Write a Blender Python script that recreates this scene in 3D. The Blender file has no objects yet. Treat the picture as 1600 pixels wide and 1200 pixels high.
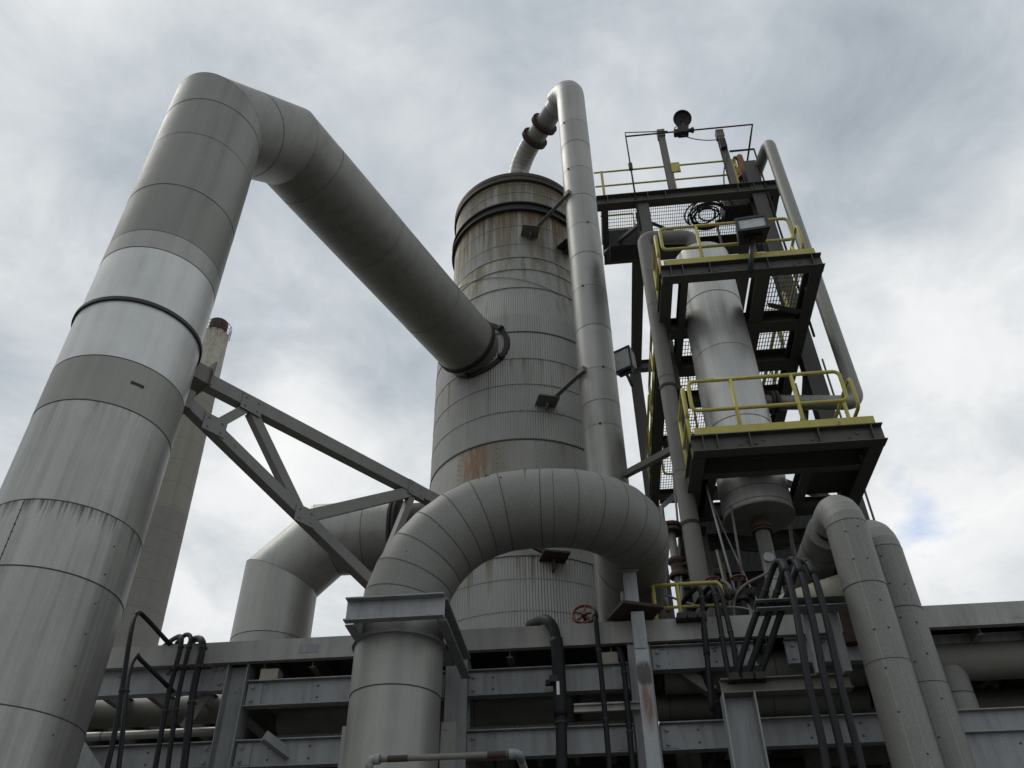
import bpy, math, random
from mathutils import Vector as V, Matrix

random.seed(11)
S = bpy.context.scene
COL = S.collection

# ------------------------------------------------------------------ camera
F, PIT, ROLL, YAW, CZ = 1300.0, math.radians(39), math.radians(-.74), math.radians(5.5), 1.7


def _axes():
    cp, sp = math.cos(PIT), math.sin(PIT)
    fw, up, rt = V((0, cp, sp)), V((0, -sp, cp)), V((1, 0, 0))
    c, s = math.cos(ROLL), math.sin(ROLL)
    m = Matrix.Rotation(YAW, 3, 'Z')
    return m @ (rt * c + up * s), m @ (up * c - rt * s), m @ fw


RT, UP, FW = _axes()
cam = bpy.data.cameras.new("Camera")
cam.sensor_width = 36
cam.lens = 36 * F / 1600
cam.clip_end = 5000
camo = bpy.data.objects.new("Camera", cam)
COL.objects.link(camo)
m3 = Matrix((RT, UP, -FW)).transposed()
camo.matrix_world = Matrix.Translation((0, 0, CZ)) @ m3.to_4x4()
S.camera = camo


def ray(px, py):
    return FW * F + RT * (px - 800) - UP * (py - 600)


def at(px, py, Y=None, z=None, X=None, D=None):
    """a picture position and one real coordinate -> a point of the place"""
    d = ray(px, py)
    if Y is not None:
        t = Y / d.y
    elif z is not None:
        t = (z - CZ) / d.z
    elif X is not None:
        t = X / d.x
    else:
        t = D / math.hypot(d.x, d.y)
    return V((d.x * t, d.y * t, d.z * t + CZ))


def hit(px, py, c, R):
    """first point of a vertical cylinder along a sight line"""
    d = ray(px, py)
    h = math.hypot(d.x, d.y)
    ux, uy = d.x / h, d.y / h
    b = ux * c[0] + uy * c[1]
    t = b - math.sqrt(max(b * b - (c[0] ** 2 + c[1] ** 2 - R * R), 0))
    return V((ux * t, uy * t, CZ + d.z / h * t))


def at_plane(px, py, p, theta):
    n = V((-math.sin(theta), math.cos(theta), 0))
    d = ray(px, py)
    t = (V(p).to_3d() - V((0, 0, 0))).dot(n) / d.dot(n)
    return V((d.x * t, d.y * t, d.z * t + CZ))


# ------------------------------------------------------------------ light
SUN_EL, SUN_AZ = math.radians(58), math.radians(-70)
W = bpy.data.worlds.new("World")
S.world = W
W.use_nodes = True
NT = W.node_tree
NT.nodes.clear()


def nd(nt, typ, **kw):
    n = nt.nodes.new(typ)
    for k, v in kw.items():
        if k == 'ins':
            for i, x in v.items():
                if hasattr(x, 'is_output') or isinstance(x, bpy.types.NodeSocket):
                    nt.links.new(x, n.inputs[i])
                else:
                    n.inputs[i].default_value = x
        else:
            setattr(n, k, v)
    return n


def mth(nt, op, a, b=0.0, c=None, clamp=False):
    ins = {0: a, 1: b}
    if c is not None:
        ins[2] = c
    return nd(nt, 'ShaderNodeMath', operation=op, use_clamp=clamp, ins=ins).outputs[0]


def mixc(nt, f, a, b, bt='MIX'):
    n = nd(nt, 'ShaderNodeMix', data_type='RGBA', blend_type=bt, ins={0: f, 6: a, 7: b})
    return n.outputs[2]


def ramp(nt, f, stops):
    n = nd(nt, 'ShaderNodeValToRGB', ins={0: f})
    e = n.color_ramp.elements
    while len(e) > 1:
        e.remove(e[-1])
    e[0].position, e[0].color = stops[0][0], (*stops[0][1], 1)
    for p, c in stops[1:]:
        x = e.new(p)
        x.color = (*c, 1)
    return n.outputs[0]


def g3(v):
    return (v, v, v)


def build_sky():
    nt = NT
    tc = nd(nt, 'ShaderNodeTexCoord')
    d = tc.outputs['Generated']
    sep = nd(nt, 'ShaderNodeSeparateXYZ', ins={0: d})
    zz = mth(nt, 'ADD', mth(nt, 'MAXIMUM', sep.outputs[2], 0.0), .35)
    pv = nd(nt, 'ShaderNodeCombineXYZ', ins={0: mth(nt, 'DIVIDE', sep.outputs[0], zz), 1: mth(nt, 'DIVIDE', sep.outputs[1], zz), 2: 0.0})
    n1 = nd(nt, 'ShaderNodeTexNoise', ins={'Vector': pv.outputs[0], 'Scale': 3.0, 'Detail': 11.0, 'Roughness': .54, 'Distortion': .3})
    mp = nd(nt, 'ShaderNodeVectorMath', operation='ADD', ins={0: pv.outputs[0], 1: (3.7, 1.9, .4)})
    n2 = nd(nt, 'ShaderNodeTexNoise', ins={'Vector': mp.outputs[0], 'Scale': 1.1, 'Detail': 4.0, 'Roughness': .5})
    dens = mth(nt, 'MULTIPLY_ADD', mth(nt, 'ADD', mth(nt, 'MULTIPLY', n1.outputs[0], .62), mth(nt, 'MULTIPLY', n2.outputs[0], .38)), 1.28, -.125)
    n3 = nd(nt, 'ShaderNodeTexNoise', ins={'Vector': mp.outputs[0], 'Scale': 7.0, 'Detail': 8.0, 'Roughness': .6, 'Distortion': .5})
    dens = mth(nt, 'MULTIPLY_ADD', mth(nt, 'SUBTRACT', n3.outputs[0], .5), .42, dens)

    def blob(px, py, rad, amt, acc):
        v = ray(px, py).normalized()
        dv = nd(nt, 'ShaderNodeVectorMath', operation='SUBTRACT', ins={0: d, 1: tuple(v)})
        wob = nd(nt, 'ShaderNodeVectorMath', operation='SCALE', ins={0: n1.outputs[1], 3: rad * .9})
        dv2 = nd(nt, 'ShaderNodeVectorMath', operation='ADD', ins={0: dv.outputs[0], 1: wob.outputs[0]})
        dv3 = nd(nt, 'ShaderNodeVectorMath', operation='SUBTRACT', ins={0: dv2.outputs[0], 1: (rad * .45,) * 3})
        ln = nd(nt, 'ShaderNodeVectorMath', operation='LENGTH', ins={0: dv3.outputs[0]}).outputs['Value']
        q = mth(nt, 'SUBTRACT', 1.0, mth(nt, 'DIVIDE', ln, rad), clamp=True)
        q = mth(nt, 'SMOOTH_MIN', q, 1.0, .3)
        return mth(nt, 'ADD', acc, mth(nt, 'MULTIPLY', q, amt)) if acc is not None else mth(nt, 'MULTIPLY', q, amt)

    acc = dens
    for b in SKY_BLOBS:
        acc = blob(*b, acc)
    cl = ramp(nt, acc, [(.20, (.30, .34, .385)), (.34, (.415, .46, .505)), (.45, (.52, .56, .60)), (.56, (.645, .675, .70)),
                        (.68, (.79, .805, .815)), (.84, (.89, .895, .895))])
    sky = nd(nt, 'ShaderNodeTexSky', sky_type='NISHITA', sun_disc=False, sun_elevation=SUN_EL, sun_rotation=SUN_AZ, air_density=1.0, dust_density=1.0, ozone_density=2.0)
    skyc = nd(nt, 'ShaderNodeVectorMath', operation='SCALE', ins={0: sky.outputs[0], 3: 2.2}).outputs[0]
    # cloud deck is thick nearly everywhere; one hole low on the right lets the blue through
    hole = None
    for b in SKY_HOLES:
        hole = blob(*b, hole)
    nf = nd(nt, 'ShaderNodeTexNoise', ins={'Vector': pv.outputs[0], 'Scale': 13.0, 'Detail': 9.0, 'Roughness': .62})
    hole = mth(nt, 'MULTIPLY', mth(nt, 'ADD', mth(nt, 'SUBTRACT', hole, .55), mth(nt, 'MULTIPLY', mth(nt, 'SUBTRACT', nf.outputs[0], .5), 3.6)), .8, clamp=True)
    hole = mth(nt, 'MULTIPLY', hole, .55)
    clk = nd(nt, 'ShaderNodeVectorMath', operation='SCALE', ins={0: cl, 3: 10.0 * CLOUD_GAIN}).outputs[0]
    col = mixc(nt, hole, clk, skyc)
    bg = nd(nt, 'ShaderNodeBackground', ins={0: col, 1: .1})
    out = nd(nt, 'ShaderNodeOutputWorld', ins={0: bg.outputs[0]})


CLOUD_GAIN = 1.08
SKY_BLOBS = [(600, 590, .10, -.16), (1250, 165, .17, -.16), (820, 170, .16, -.06), (930, 60, .16, -.10), (1560, 60, .2, -.03), (150, 150, .3, -.05), (640, 330, .1, -.08),
             (690, 250, .09, .10), (1010, 250, .10, .07), (90, 430, .16, .08), (600, 110, .14, .07), (1480, 480, .34, .14), (470, 680, .16, .14), (600, 740, .2, .10),
             (1000, 620, .16, .12), (1500, 860, .14, .14), (960, 400, .16, .10), (1120, 60, .12, .06)]
SKY_HOLES = [(1456, 832, .05, 1.5), (1425, 768, .035, .9)]
build_sky()
sun = bpy.data.lights.new("Sun", 'SUN')
sun.energy = 1.15
sun.angle = math.radians(25)
sun.color = (1, .97, .92)
suno = bpy.data.objects.new("Sun", sun)
COL.objects.link(suno)
# sky rotation: azimuth measured from +Y towards +X
sd = V((math.sin(SUN_AZ) * math.cos(SUN_EL), math.cos(SUN_AZ) * math.cos(SUN_EL), math.sin(SUN_EL)))
suno.rotation_euler = sd.to_track_quat('Z', 'Y').to_euler()
suno.location = (0, 0, 60)
S.view_settings.view_transform = 'Standard'
S.view_settings.look = 'None'
S.view_settings.exposure = 0
S.view_settings.gamma = 1
S.cycles.use_denoising = True
S.cycles.max_bounces = 6
S.cycles.diffuse_bounces = 3
S.cycles.glossy_bounces = 3


# ------------------------------------------------------------------ materials
def mat(name, base, metal=0.0, rough=.6, dark=.6, streak=.5, blotch=.3, bump=.0, sx=9.0, sz=.35, tint=None, drips=(), stains=(), bands=(), hashspec=0.5, fine=0.0, crust=None):
    """weathered surface: sheet tone, vertical run marks, blotches, optional drip bands and round stains"""
    m = bpy.data.materials.new(name)
    m.use_nodes = True
    nt = m.node_tree
    bs = nt.nodes['Principled BSDF']
    oc = nd(nt, 'ShaderNodeTexCoord').outputs['Object']
    tone = nd(nt, 'ShaderNodeAttribute', attribute_name='tone').outputs['Fac']
    mp = nd(nt, 'ShaderNodeMapping', ins={0: oc, 3: (sx, sx, sz)})
    ns = nd(nt, 'ShaderNodeTexNoise', ins={'Vector': mp.outputs[0], 'Scale': 1.0, 'Detail': 6.0, 'Roughness': .65})
    nb = nd(nt, 'ShaderNodeTexNoise', ins={'Vector': oc, 'Scale': 1.7, 'Detail': 5.0, 'Roughness': .6})
    col = nd(nt, 'ShaderNodeRGB')
    col.outputs[0].default_value = (*base, 1)
    c = col.outputs[0]
    for z0, z1, rgb in bands:       # painted / concreted bands by height
        sp = nd(nt, 'ShaderNodeSeparateXYZ', ins={0: oc}).outputs[2]
        f = mth(nt, 'MULTIPLY', mth(nt, 'GREATER_THAN', sp, z0), mth(nt, 'LESS_THAN', sp, z1))
        c = mixc(nt, f, c, (*rgb, 1))
    fs = mth(nt, 'MULTIPLY', mth(nt, 'MULTIPLY_ADD', ns.outputs[0], 3.2, -1.35, clamp=True), streak)
    dk = tuple(x * dark * (t if tint else 1) for x, t in zip(base, tint or (1, 1, 1)))
    c = mixc(nt, fs, c, (*dk, 1))
    fb = mth(nt, 'MULTIPLY', mth(nt, 'MULTIPLY_ADD', nb.outputs[0], 4.0, -1.6, clamp=True), blotch)
    lt = tuple(min(1, x * 1.3) for x in base)
    c = mixc(nt, fb, c, (*lt, 1))
    if drips:
        mp2 = nd(nt, 'ShaderNodeMapping', ins={0: oc, 3: (14, 14, .5)})
        n2 = nd(nt, 'ShaderNodeTexNoise', ins={'Vector': mp2.outputs[0], 'Scale': 1.0, 'Detail': 4.0, 'Roughness': .7})
        sp = nd(nt, 'ShaderNodeSeparateXYZ', ins={0: oc}).outputs[2]
        for zt, ln, thr, rgb, *fq in drips:
            if fq:
                mp2 = nd(nt, 'ShaderNodeMapping', ins={0: oc, 3: (fq[0], fq[0], .22)})
                n2 = nd(nt, 'ShaderNodeTexNoise', ins={'Vector': mp2.outputs[0], 'Scale': 1.0, 'Detail': 5.0, 'Roughness': .65})
            t = mth(nt, 'DIVIDE', mth(nt, 'SUBTRACT', zt, sp), ln)         # 0 at the lap, 1 at the tip
            on = mth(nt, 'GREATER_THAN', t, 0.0)
            lim = mth(nt, 'MULTIPLY_ADD', t, .5 * (1 - thr), thr)
            f = mth(nt, 'MULTIPLY', mth(nt, 'MULTIPLY', mth(nt, 'SUBTRACT', n2.outputs[0], lim), 7.0, clamp=True), on)
            f = mth(nt, 'MULTIPLY', f, mth(nt, 'LESS_THAN', t, 1.0))
            f = mth(nt, 'MULTIPLY', f, mth(nt, 'SUBTRACT', 1.0, t, clamp=True))
            c = mixc(nt, f, c, (*rgb, 1))
    if stains:
        mps = nd(nt, 'ShaderNodeMapping', ins={0: oc, 3: (13, 13, 1.6)})
        nst = nd(nt, 'ShaderNodeTexNoise', ins={'Vector': mps.outputs[0], 'Scale': 1.0, 'Detail': 7.0, 'Roughness': .7})
    for p, r, rgb, amt, zs in stains:
        dv = nd(nt, 'ShaderNodeVectorMath', operation='SUBTRACT', ins={0: oc, 1: tuple(p)})
        dv = nd(nt, 'ShaderNodeVectorMath', operation='MULTIPLY', ins={0: dv.outputs[0], 1: (1, 1, zs)})
        ln = nd(nt, 'ShaderNodeVectorMath', operation='LENGTH', ins={0: dv.outputs[0]}).outputs['Value']
        f = mth(nt, 'SUBTRACT', 1.0, mth(nt, 'DIVIDE', ln, r), clamp=True)
        f = mth(nt, 'MULTIPLY', mth(nt, 'MULTIPLY', f, mth(nt, 'MULTIPLY_ADD', nst.outputs[0], 3.4, -1.1, clamp=True)), amt * 2.0, clamp=True)
        f = mth(nt, 'MULTIPLY', f, .82)
        c = mixc(nt, f, c, (*rgb, 1))
    if crust:
        nc = nd(nt, 'ShaderNodeTexNoise', ins={'Vector': oc, 'Scale': crust[1], 'Detail': 6.0, 'Roughness': .7})
        f = mth(nt, 'MULTIPLY', mth(nt, 'SUBTRACT', nc.outputs[0], crust[2]), 9.0, clamp=True)
        c = mixc(nt, f, c, (*crust[0], 1))
    if fine:
        nf = nd(nt, 'ShaderNodeTexNoise', ins={'Vector': oc, 'Scale': 60.0, 'Detail': 3.0})
        c = mixc(nt, fine, c, mixc(nt, 1.0, c, ramp(nt, nf.outputs[0], [(.3, g3(.5)), (.7, g3(1.4))]), 'MULTIPLY'))
    tn = nd(nt, 'ShaderNodeCombineXYZ', ins={0: tone, 1: tone, 2: tone}).outputs[0]
    c = mixc(nt, 1.0, c, tn, 'MULTIPLY')
    nt.links.new(c, bs.inputs['Base Color'])
    bs.inputs['Metallic'].default_value = metal
    rr = mth(nt, 'ADD', rough - .12, mth(nt, 'MULTIPLY', nb.outputs[0], .24), clamp=True)
    nt.links.new(rr, bs.inputs['Roughness'])
    if bump:
        b = nd(nt, 'ShaderNodeBump', ins={'Strength': bump, 'Distance': .02, 'Height': nb.outputs[0]})
        nt.links.new(b.outputs[0], bs.inputs['Normal'])
    return m


M = {}
M['seam'] = mat('seam_dark', (.055, .055, .05), 0, .8, streak=.2)
M['jacket'] = mat('weathered_jacket', (.305, .302, .278), .52, .48, dark=.6, streak=.6, blotch=.35, bump=.28, sx=6, sz=.22, fine=.12)
M['jacket_dull'] = mat('dull_jacket', (.245, .242, .218), .45, .52, dark=.62, streak=.65, blotch=.3, bump=.28, sx=6, sz=.22, fine=.12)
M['jacket_new'] = mat('bright_new_sheet', (.53, .53, .51), .7, .42, dark=.68, streak=.75, blotch=.35, bump=.2, sx=4, sz=.25, fine=.05)
M['mastic'] = mat('mastic_jacket', (.205, .204, .186), .15, .6, dark=.72, streak=.4, blotch=.35, bump=.35, sx=5, sz=1.2, fine=.3, tint=(1, 1, .95))
M['galv'] = mat('galvanised_steel', (.28, .287, .288), .25, .6, dark=.48, streak=.75, blotch=.3, sx=10, sz=1.2, fine=.15, crust=((.15, .10, .06), 2.6, .645))
M['galv_pale'] = mat('pale_deck_channel', (.335, .33, .305), .2, .62, dark=.55, streak=.7, blotch=.3, sx=7, sz=1.0, fine=.15, crust=((.14, .105, .07), 2.3, .65))
M['brown_steel'] = mat('dull_brown_steel', (.17, .16, .145), .1, .7, dark=.65, streak=.6, blotch=.3, sx=8, sz=.6, fine=.12)
M['truss'] = mat('truss_grey_paint', (.20, .197, .18), .1, .65, dark=.65, streak=.5, blotch=.35, sx=5, sz=2, fine=.15, crust=((.12, .08, .05), 3, .68))
M['tower'] = mat('grey_green_paint', (.075, .074, .063), 0, .6, dark=.6, streak=.5, blotch=.25, sx=9, sz=.5)
M['yellow'] = mat('yellow_paint', (.44, .385, .085), 0, .5, dark=.6, streak=.45, blotch=.2, sx=14, sz=3, crust=((.13, .085, .04), 6, .62))
M['rust'] = mat('rusty_iron', (.062, .038, .028), .1, .85, dark=.5, streak=.5, blotch=.4, fine=.4)
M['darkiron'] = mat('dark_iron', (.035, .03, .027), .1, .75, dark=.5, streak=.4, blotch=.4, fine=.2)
M['red'] = mat('red_handwheel_paint', (.12, .032, .024), 0, .6, fine=.2)
M['rubber'] = mat('black_hose', (.012, .0125, .015), 0, .62, blotch=.4)
for k_ in ('rubber',):
    M[k_].node_tree.nodes['Principled BSDF'].inputs['Specular IOR Level'].default_value = .25
M['black'] = mat('black_housing', (.02, .021, .023), 0, .5)
M['flange_rust'] = mat('flange_rust', (.05, .044, .032), .1, .75, fine=.3, blotch=.4, crust=((.07, .035, .022), 2.2, .52))
M['orange'] = mat('orange_primer', (.27, .105, .035), 0, .7, fine=.3)
M['grate'] = mat('grating_steel', (.10, .10, .095), .2, .6)
M['white'] = mat('white_tape_and_sky', (.7, .7, .7), 0, .5, streak=.2)  # hose tape, and sky painted in the lifting lug's eyes
M['conc_ground'] = mat('concrete_yard', (.10, .098, .09), 0, .85, sx=.6, sz=.6, blotch=.5)
CH_A, CH_B = at(290, 805, Y=60).z, at(330, 612, Y=60).z
M['chimney'] = mat('chimney_concrete', (.175, .167, .145), 0, .85, dark=.75, streak=.6, blotch=.35, sx=1.2, sz=.05, bands=((CH_B, 90, (.43, .41, .33)), (CH_A, CH_B, (.23, .215, .175))),
                      drips=((at(340, 524, Y=60).z, 9, .47, (.16, .085, .04)), (CH_B, .5, .2, (.13, .09, .05))))
M['added_backdrop'] = mat('backdrop_wall', (.05, .052, .05), .1, .7, sx=3, sz=.2, streak=.6)  # for the backdrop added to block sky under the deck
M['oldpipe'] = mat('dusty_pipe', (.17, .163, .14), .1, .7, dark=.6, streak=.5, blotch=.4, sx=4, sz=2, fine=.25)
M['cream'] = mat('cream_insulation', (.34, .32, .25), 0, .8, dark=.5, streak=.4, blotch=.4, crust=((.1, .06, .035), 3, .6))
gl = bpy.data.materials.new('lamp_glass')
gl.use_nodes = True
b_ = gl.node_tree.nodes['Principled BSDF']
b_.inputs['Base Color'].default_value = (.50, .51, .50, 1)
b_.inputs['Metallic'].default_value = .25
b_.inputs['Roughness'].default_value = .22
nz = nd(gl.node_tree, 'ShaderNodeTexNoise', ins={'Scale': 9.0, 'Detail': 4.0, 'Distortion': 1.5})
bp = nd(gl.node_tree, 'ShaderNodeBump', ins={'Strength': .6, 'Distance': .03, 'Height': nz.outputs[0]})
gl.node_tree.links.new(bp.outputs[0], b_.inputs['Normal'])
M['glass'] = gl


# ------------------------------------------------------------------ mesh building
class MB:
    def __init__(s):
        s.v, s.f, s.mi, s.sm, s.t = [], [], [], [], []

    def add(s, vs, fs, mi=0, smooth=False, tone=1.0):
        o = len(s.v)
        s.v += [tuple(x) for x in vs]
        if isinstance(tone, (list, tuple)):
            s.t += list(tone)
        else:
            s.t += [tone] * len(vs)
        for f in fs:
            s.f.append([o + i for i in f])
            s.mi.append(mi)
            s.sm.append(smooth)
        return s

    def box(s, p0, p1, mi=0, tone=1.0):
        (x0, y0, z0), (x1, y1, z1) = p0, p1
        vs = [(x, y, z) for z in (z0, z1) for y in (y0, y1) for x in (x0, x1)]
        return s.add(vs, [(0, 2, 3, 1), (4, 5, 7, 6), (0, 1, 5, 4), (2, 6, 7, 3), (0, 4, 6, 2), (1, 3, 7, 5)], mi, False, tone)

    def obox(s, c, ax, ay, az, mi=0):
        """box from centre and three half-axis vectors"""
        c, ax, ay, az = V(c), V(ax), V(ay), V(az)
        vs = [c + ax * i + ay * j + az * k for k in (-1, 1) for j in (-1, 1) for i in (-1, 1)]
        return s.add(vs, [(0, 2, 3, 1), (4, 5, 7, 6), (0, 1, 5, 4), (2, 6, 7, 3), (0, 4, 6, 2), (1, 3, 7, 5)], mi)

    def prism(s, p0, p1, prof, side, up, mi=0, tone=1.0, smooth=False):
        p0, p1 = V(p0), V(p1)
        n = len(prof)
        vs = [p0 + side * a + up * b for a, b in prof] + [p1 + side * a + up * b for a, b in prof]
        fs = [(i, (i + 1) % n, n + (i + 1) % n, n + i) for i in range(n)] + [tuple(range(n))[::-1], tuple(range(n, 2 * n))]
        return s.add(vs, fs, mi, smooth, tone)

    def beam(s, p0, p1, shape='I', w=.15, h=.25, t=.014, up=(0, 0, 1), mi=0, flip=False, tone=None):
        p0, p1 = V(p0), V(p1)
        d = (p1 - p0).normalized()
        up = V(up)
        side = d.cross(up)
        if side.length < 1e-4:
            side = d.cross(V((0, 1, 0)))
        side.normalize()
        up = side.cross(d).normalized()
        if flip:
            side = -side
        a, b, q = w / 2, h / 2, t / 2
        if shape == 'I':
            pr = [(-a, -b), (a, -b), (a, -b + t), (q, -b + t), (q, b - t), (a, b - t), (a, b), (-a, b), (-a, b - t), (-q, b - t), (-q, -b + t), (-a, -b + t)]
        elif shape == 'C':      # web on the -side
            pr = [(-a, -b), (a, -b), (a, -b + t), (-a + t, -b + t), (-a + t, b - t), (a, b - t), (a, b), (-a, b)]
        elif shape == 'L':
            pr = [(-a, -b), (a, -b), (a, -b + t), (-a + t, -b + t), (-a + t, b), (-a, b)]
        else:
            pr = [(-a, -b), (a, -b), (a, b), (-a, b)]
        return s.prism(p0, p1, pr, side, up, mi, tone if tone else random.uniform(.9, 1.08))

    def ring_pts(s, c, a, b, r, n):
        return [c + a * (r * math.cos(2 * math.pi * i / n)) + b * (r * math.sin(2 * math.pi * i / n)) for i in range(n)]

    def disc_stack(s, p0, axis, prof, n=24, mi=0, smooth=True, caps=True, tone=1.0):
        """solid of revolution: prof = [(dist along axis, radius)...]"""
        p0, ax = V(p0), V(axis).normalized()
        a = ax.orthogonal().normalized()
        b = ax.cross(a)
        for (h0, r0), (h1, r1) in zip(prof, prof[1:]):
            A = s.ring_pts(p0 + ax * h0, a, b, r0, n)
            B = s.ring_pts(p0 + ax * h1, a, b, r1, n)
            s.add(A + B, [(i, (i + 1) % n, n + (i + 1) % n, n + i) for i in range(n)], mi, smooth, tone)
        if caps:
            for (h, r), rev in ((prof[0], True), (prof[-1], False)):
                if r > 1e-4:
                    P = s.ring_pts(p0 + ax * h, a, b, r, n)
                    s.add(P, [tuple(range(n))[::-1] if rev else tuple(range(n))], mi, False, tone)
        return s

    def tube(s, pts, r, n=10, mi=0, caps=True, tone=1.0):
        pts = [V(p) for p in pts]
        P = [pts[0]]
        for p in pts[1:]:
            if (p - P[-1]).length > 1e-5:
                P.append(p)
        T = []
        for i in range(len(P)):
            a = (P[i] - P[i - 1]).normalized() if i else (P[1] - P[0]).normalized()
            b = (P[i + 1] - P[i]).normalized() if i < len(P) - 1 else a
            T.append((a + b).normalized())
        u = T[0].orthogonal().normalized()
        vs = []
        rr = r if isinstance(r, (list, tuple)) else [r] * len(P)
        for i, p in enumerate(P):
            if i:
                u = T[i - 1].rotation_difference(T[i]) @ u
                u = (u - T[i] * u.dot(T[i])).normalized()
            w = T[i].cross(u)
            vs += s.ring_pts(p, u, w, rr[i], n)
        fs = [(k * n + i, k * n + (i + 1) % n, (k + 1) * n + (i + 1) % n, (k + 1) * n + i) for k in range(len(P) - 1) for i in range(n)]
        if caps:
            fs += [tuple(range(n))[::-1], tuple(range((len(P) - 1) * n, len(P) * n))]
        return s.add(vs, fs, mi, True, tone)

    def lagged(s, path, R, n=48, seams=None, mi=0, seam_mi=1, sw=.006, caps=True, tones=None, gap=.0025, mats=None, corner_seam=True, jitter=.075):
        """sheet-clad pipe on straight runs mitred at the corners of path; seams[k] lists distances along run k"""
        path = [V(p) for p in path]
        N = len(path)
        D = [(path[i + 1] - path[i]).normalized() for i in range(N - 1)]
        NR = []
        for i in range(N):
            if i == 0:
                NR.append(D[0])
            elif i == N - 1:
                NR.append(D[-1])
            else:
                NR.append((D[i - 1] + D[i]).normalized())
        u = D[0].orthogonal().normalized()
        u0 = u
        for k in range(N - 1):
            if k:
                u = D[k - 1].rotation_difference(D[k]) @ u
                u = (u - D[k] * u.dot(D[k])).normalized()
            w = D[k].cross(u)
            L = (path[k + 1] - path[k]).length

            def ring(dist, end, r):
                out = []
                base = path[k] if end != 2 else path[k + 1]
                for i in range(n):
                    a = 2 * math.pi * i / n
                    off = u * (r * math.cos(a)) + w * (r * math.sin(a))
                    if end == 0:
                        out.append(path[k] + D[k] * dist + off)
                    else:
                        nr = NR[k] if end == 1 else NR[k + 1]
                        t = -off.dot(nr) / D[k].dot(nr)
                        out.append(base + off + D[k] * (t + dist))
                return out
            ss = sorted(seams[k]) if seams and seams[k] else []
            st = [('a', 0)] + [('m', d) for d in ss] + [('b', 0)]
            for j in range(len(st) - 1):
                tn = random.uniform(1 - jitter, 1 + jitter) if tones is None else tones[k][j]
                mm = mi if mats is None else mats[k][j]
                dr = (j % 2) * gap
                A = ring(0, 1, R + dr) if st[j][0] == 'a' else ring(st[j][1], 0, R + dr)
                B = ring(0, 2, R + dr) if st[j + 1][0] == 'b' else ring(st[j + 1][1], 0, R + dr)
                s.add(A + B, [(i, (i + 1) % n, n + (i + 1) % n, n + i) for i in range(n)], mm, True, tn)
            for d in ss:
                A, B = ring(d - sw, 0, R + gap + .002), ring(d + sw, 0, R + gap + .002)
                s.add(A + B, [(i, (i + 1) % n, n + (i + 1) % n, n + i) for i in range(n)], seam_mi, True)
            if corner_seam and k < N - 2:
                A, B = ring(-sw * 1.3, 2, R + gap + .001), ring(0, 2, R + gap + .001)
                s.add(A + B, [(i, (i + 1) % n, n + (i + 1) % n, n + i) for i in range(n)], seam_mi, True)
            if caps and (k == 0):
                s.add(ring(0, 1, R), [tuple(range(n))[::-1]], mi)
            if caps and (k == N - 2):
                s.add(ring(0, 2, R), [tuple(range(n))], mi)
        return s

    def bolts(s, pts, axis, r=.016, h=.014, mi=0):
        for p in pts:
            s.disc_stack(p, axis, [(0, r), (h, r * .9)], 6, mi, False)
        return s


def obj(name, mb, mats, parent=None):
    """one mesh object; vertices are given in world space and stored relative to the parent's origin"""
    root = V((0, 0, 0))
    p = parent
    while p is not None:
        root += p.location
        p = p.parent
    me = bpy.data.meshes.new(name)
    me.from_pydata([tuple(V(v) - root) for v in mb.v], [], mb.f)
    if not isinstance(mats, (list, tuple)):
        mats = [mats]
    for m in mats:
        me.materials.append(M[m])
    me.polygons.foreach_set('material_index', [min(i, len(mats) - 1) for i in mb.mi])
    me.polygons.foreach_set('use_smooth', mb.sm)
    at_ = me.attributes.new('tone', 'FLOAT', 'POINT')
    at_.data.foreach_set('value', mb.t)
    me.update()
    o = bpy.data.objects.new(name, me)
    COL.objects.link(o)
    if parent is not None:
        o.parent = parent
    return o


def tag(o, label=None, cat=None, group=None, kind=None):
    if label:
        o['label'] = label
    if cat:
        o['category'] = cat
    if group:
        o['group'] = group
    if kind:
        o['kind'] = kind
    return o


def thing(name, label, cat, loc, group=None):
    o = bpy.data.objects.new(name, None)
    o.empty_display_size = .2
    COL.objects.link(o)
    o.location = loc
    return tag(o, label, cat, group)


def solo(name, mb, mats, label, cat, loc=(0, 0, 0), group=None):
    """a thing that is one mesh"""
    mb.v = [tuple(V(v) - V(loc)) for v in mb.v]
    o = obj(name, mb, mats)
    o.location = loc
    return tag(o, label, cat, group)


def arc(p0, pc, p1, n):
    """circular fillet from p0 to p1 round the corner pc (equal legs)"""
    p0, pc, p1 = V(p0), V(pc), V(p1)
    a, b = (p0 - pc), (p1 - pc)
    bis = (a.normalized() + b.normalized()).normalized()
    half = a.angle(b) / 2
    c = pc + bis * (a.length / math.cos(half))
    v0, v1 = p0 - c, p1 - c
    ang = v0.angle(v1)
    ax = v0.cross(v1).normalized()
    return [c + Matrix.Rotation(ang * i / n, 3, ax) @ v0 for i in range(n + 1)]


def fillet(path, r, n=6):
    path = [V(p) for p in path]
    out = [path[0]]
    for i in range(1, len(path) - 1):
        a, b = path[i - 1] - path[i], path[i + 1] - path[i]
        th = a.angle(b)
        if abs(math.pi - th) < .02:
            out.append(path[i])
            continue
        t = min(r / math.tan(th / 2), a.length * .49, b.length * .49)
        out += arc(path[i] + a.normalized() * t, path[i], path[i] + b.normalized() * t, n)
    out.append(path[-1])
    return out


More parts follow.
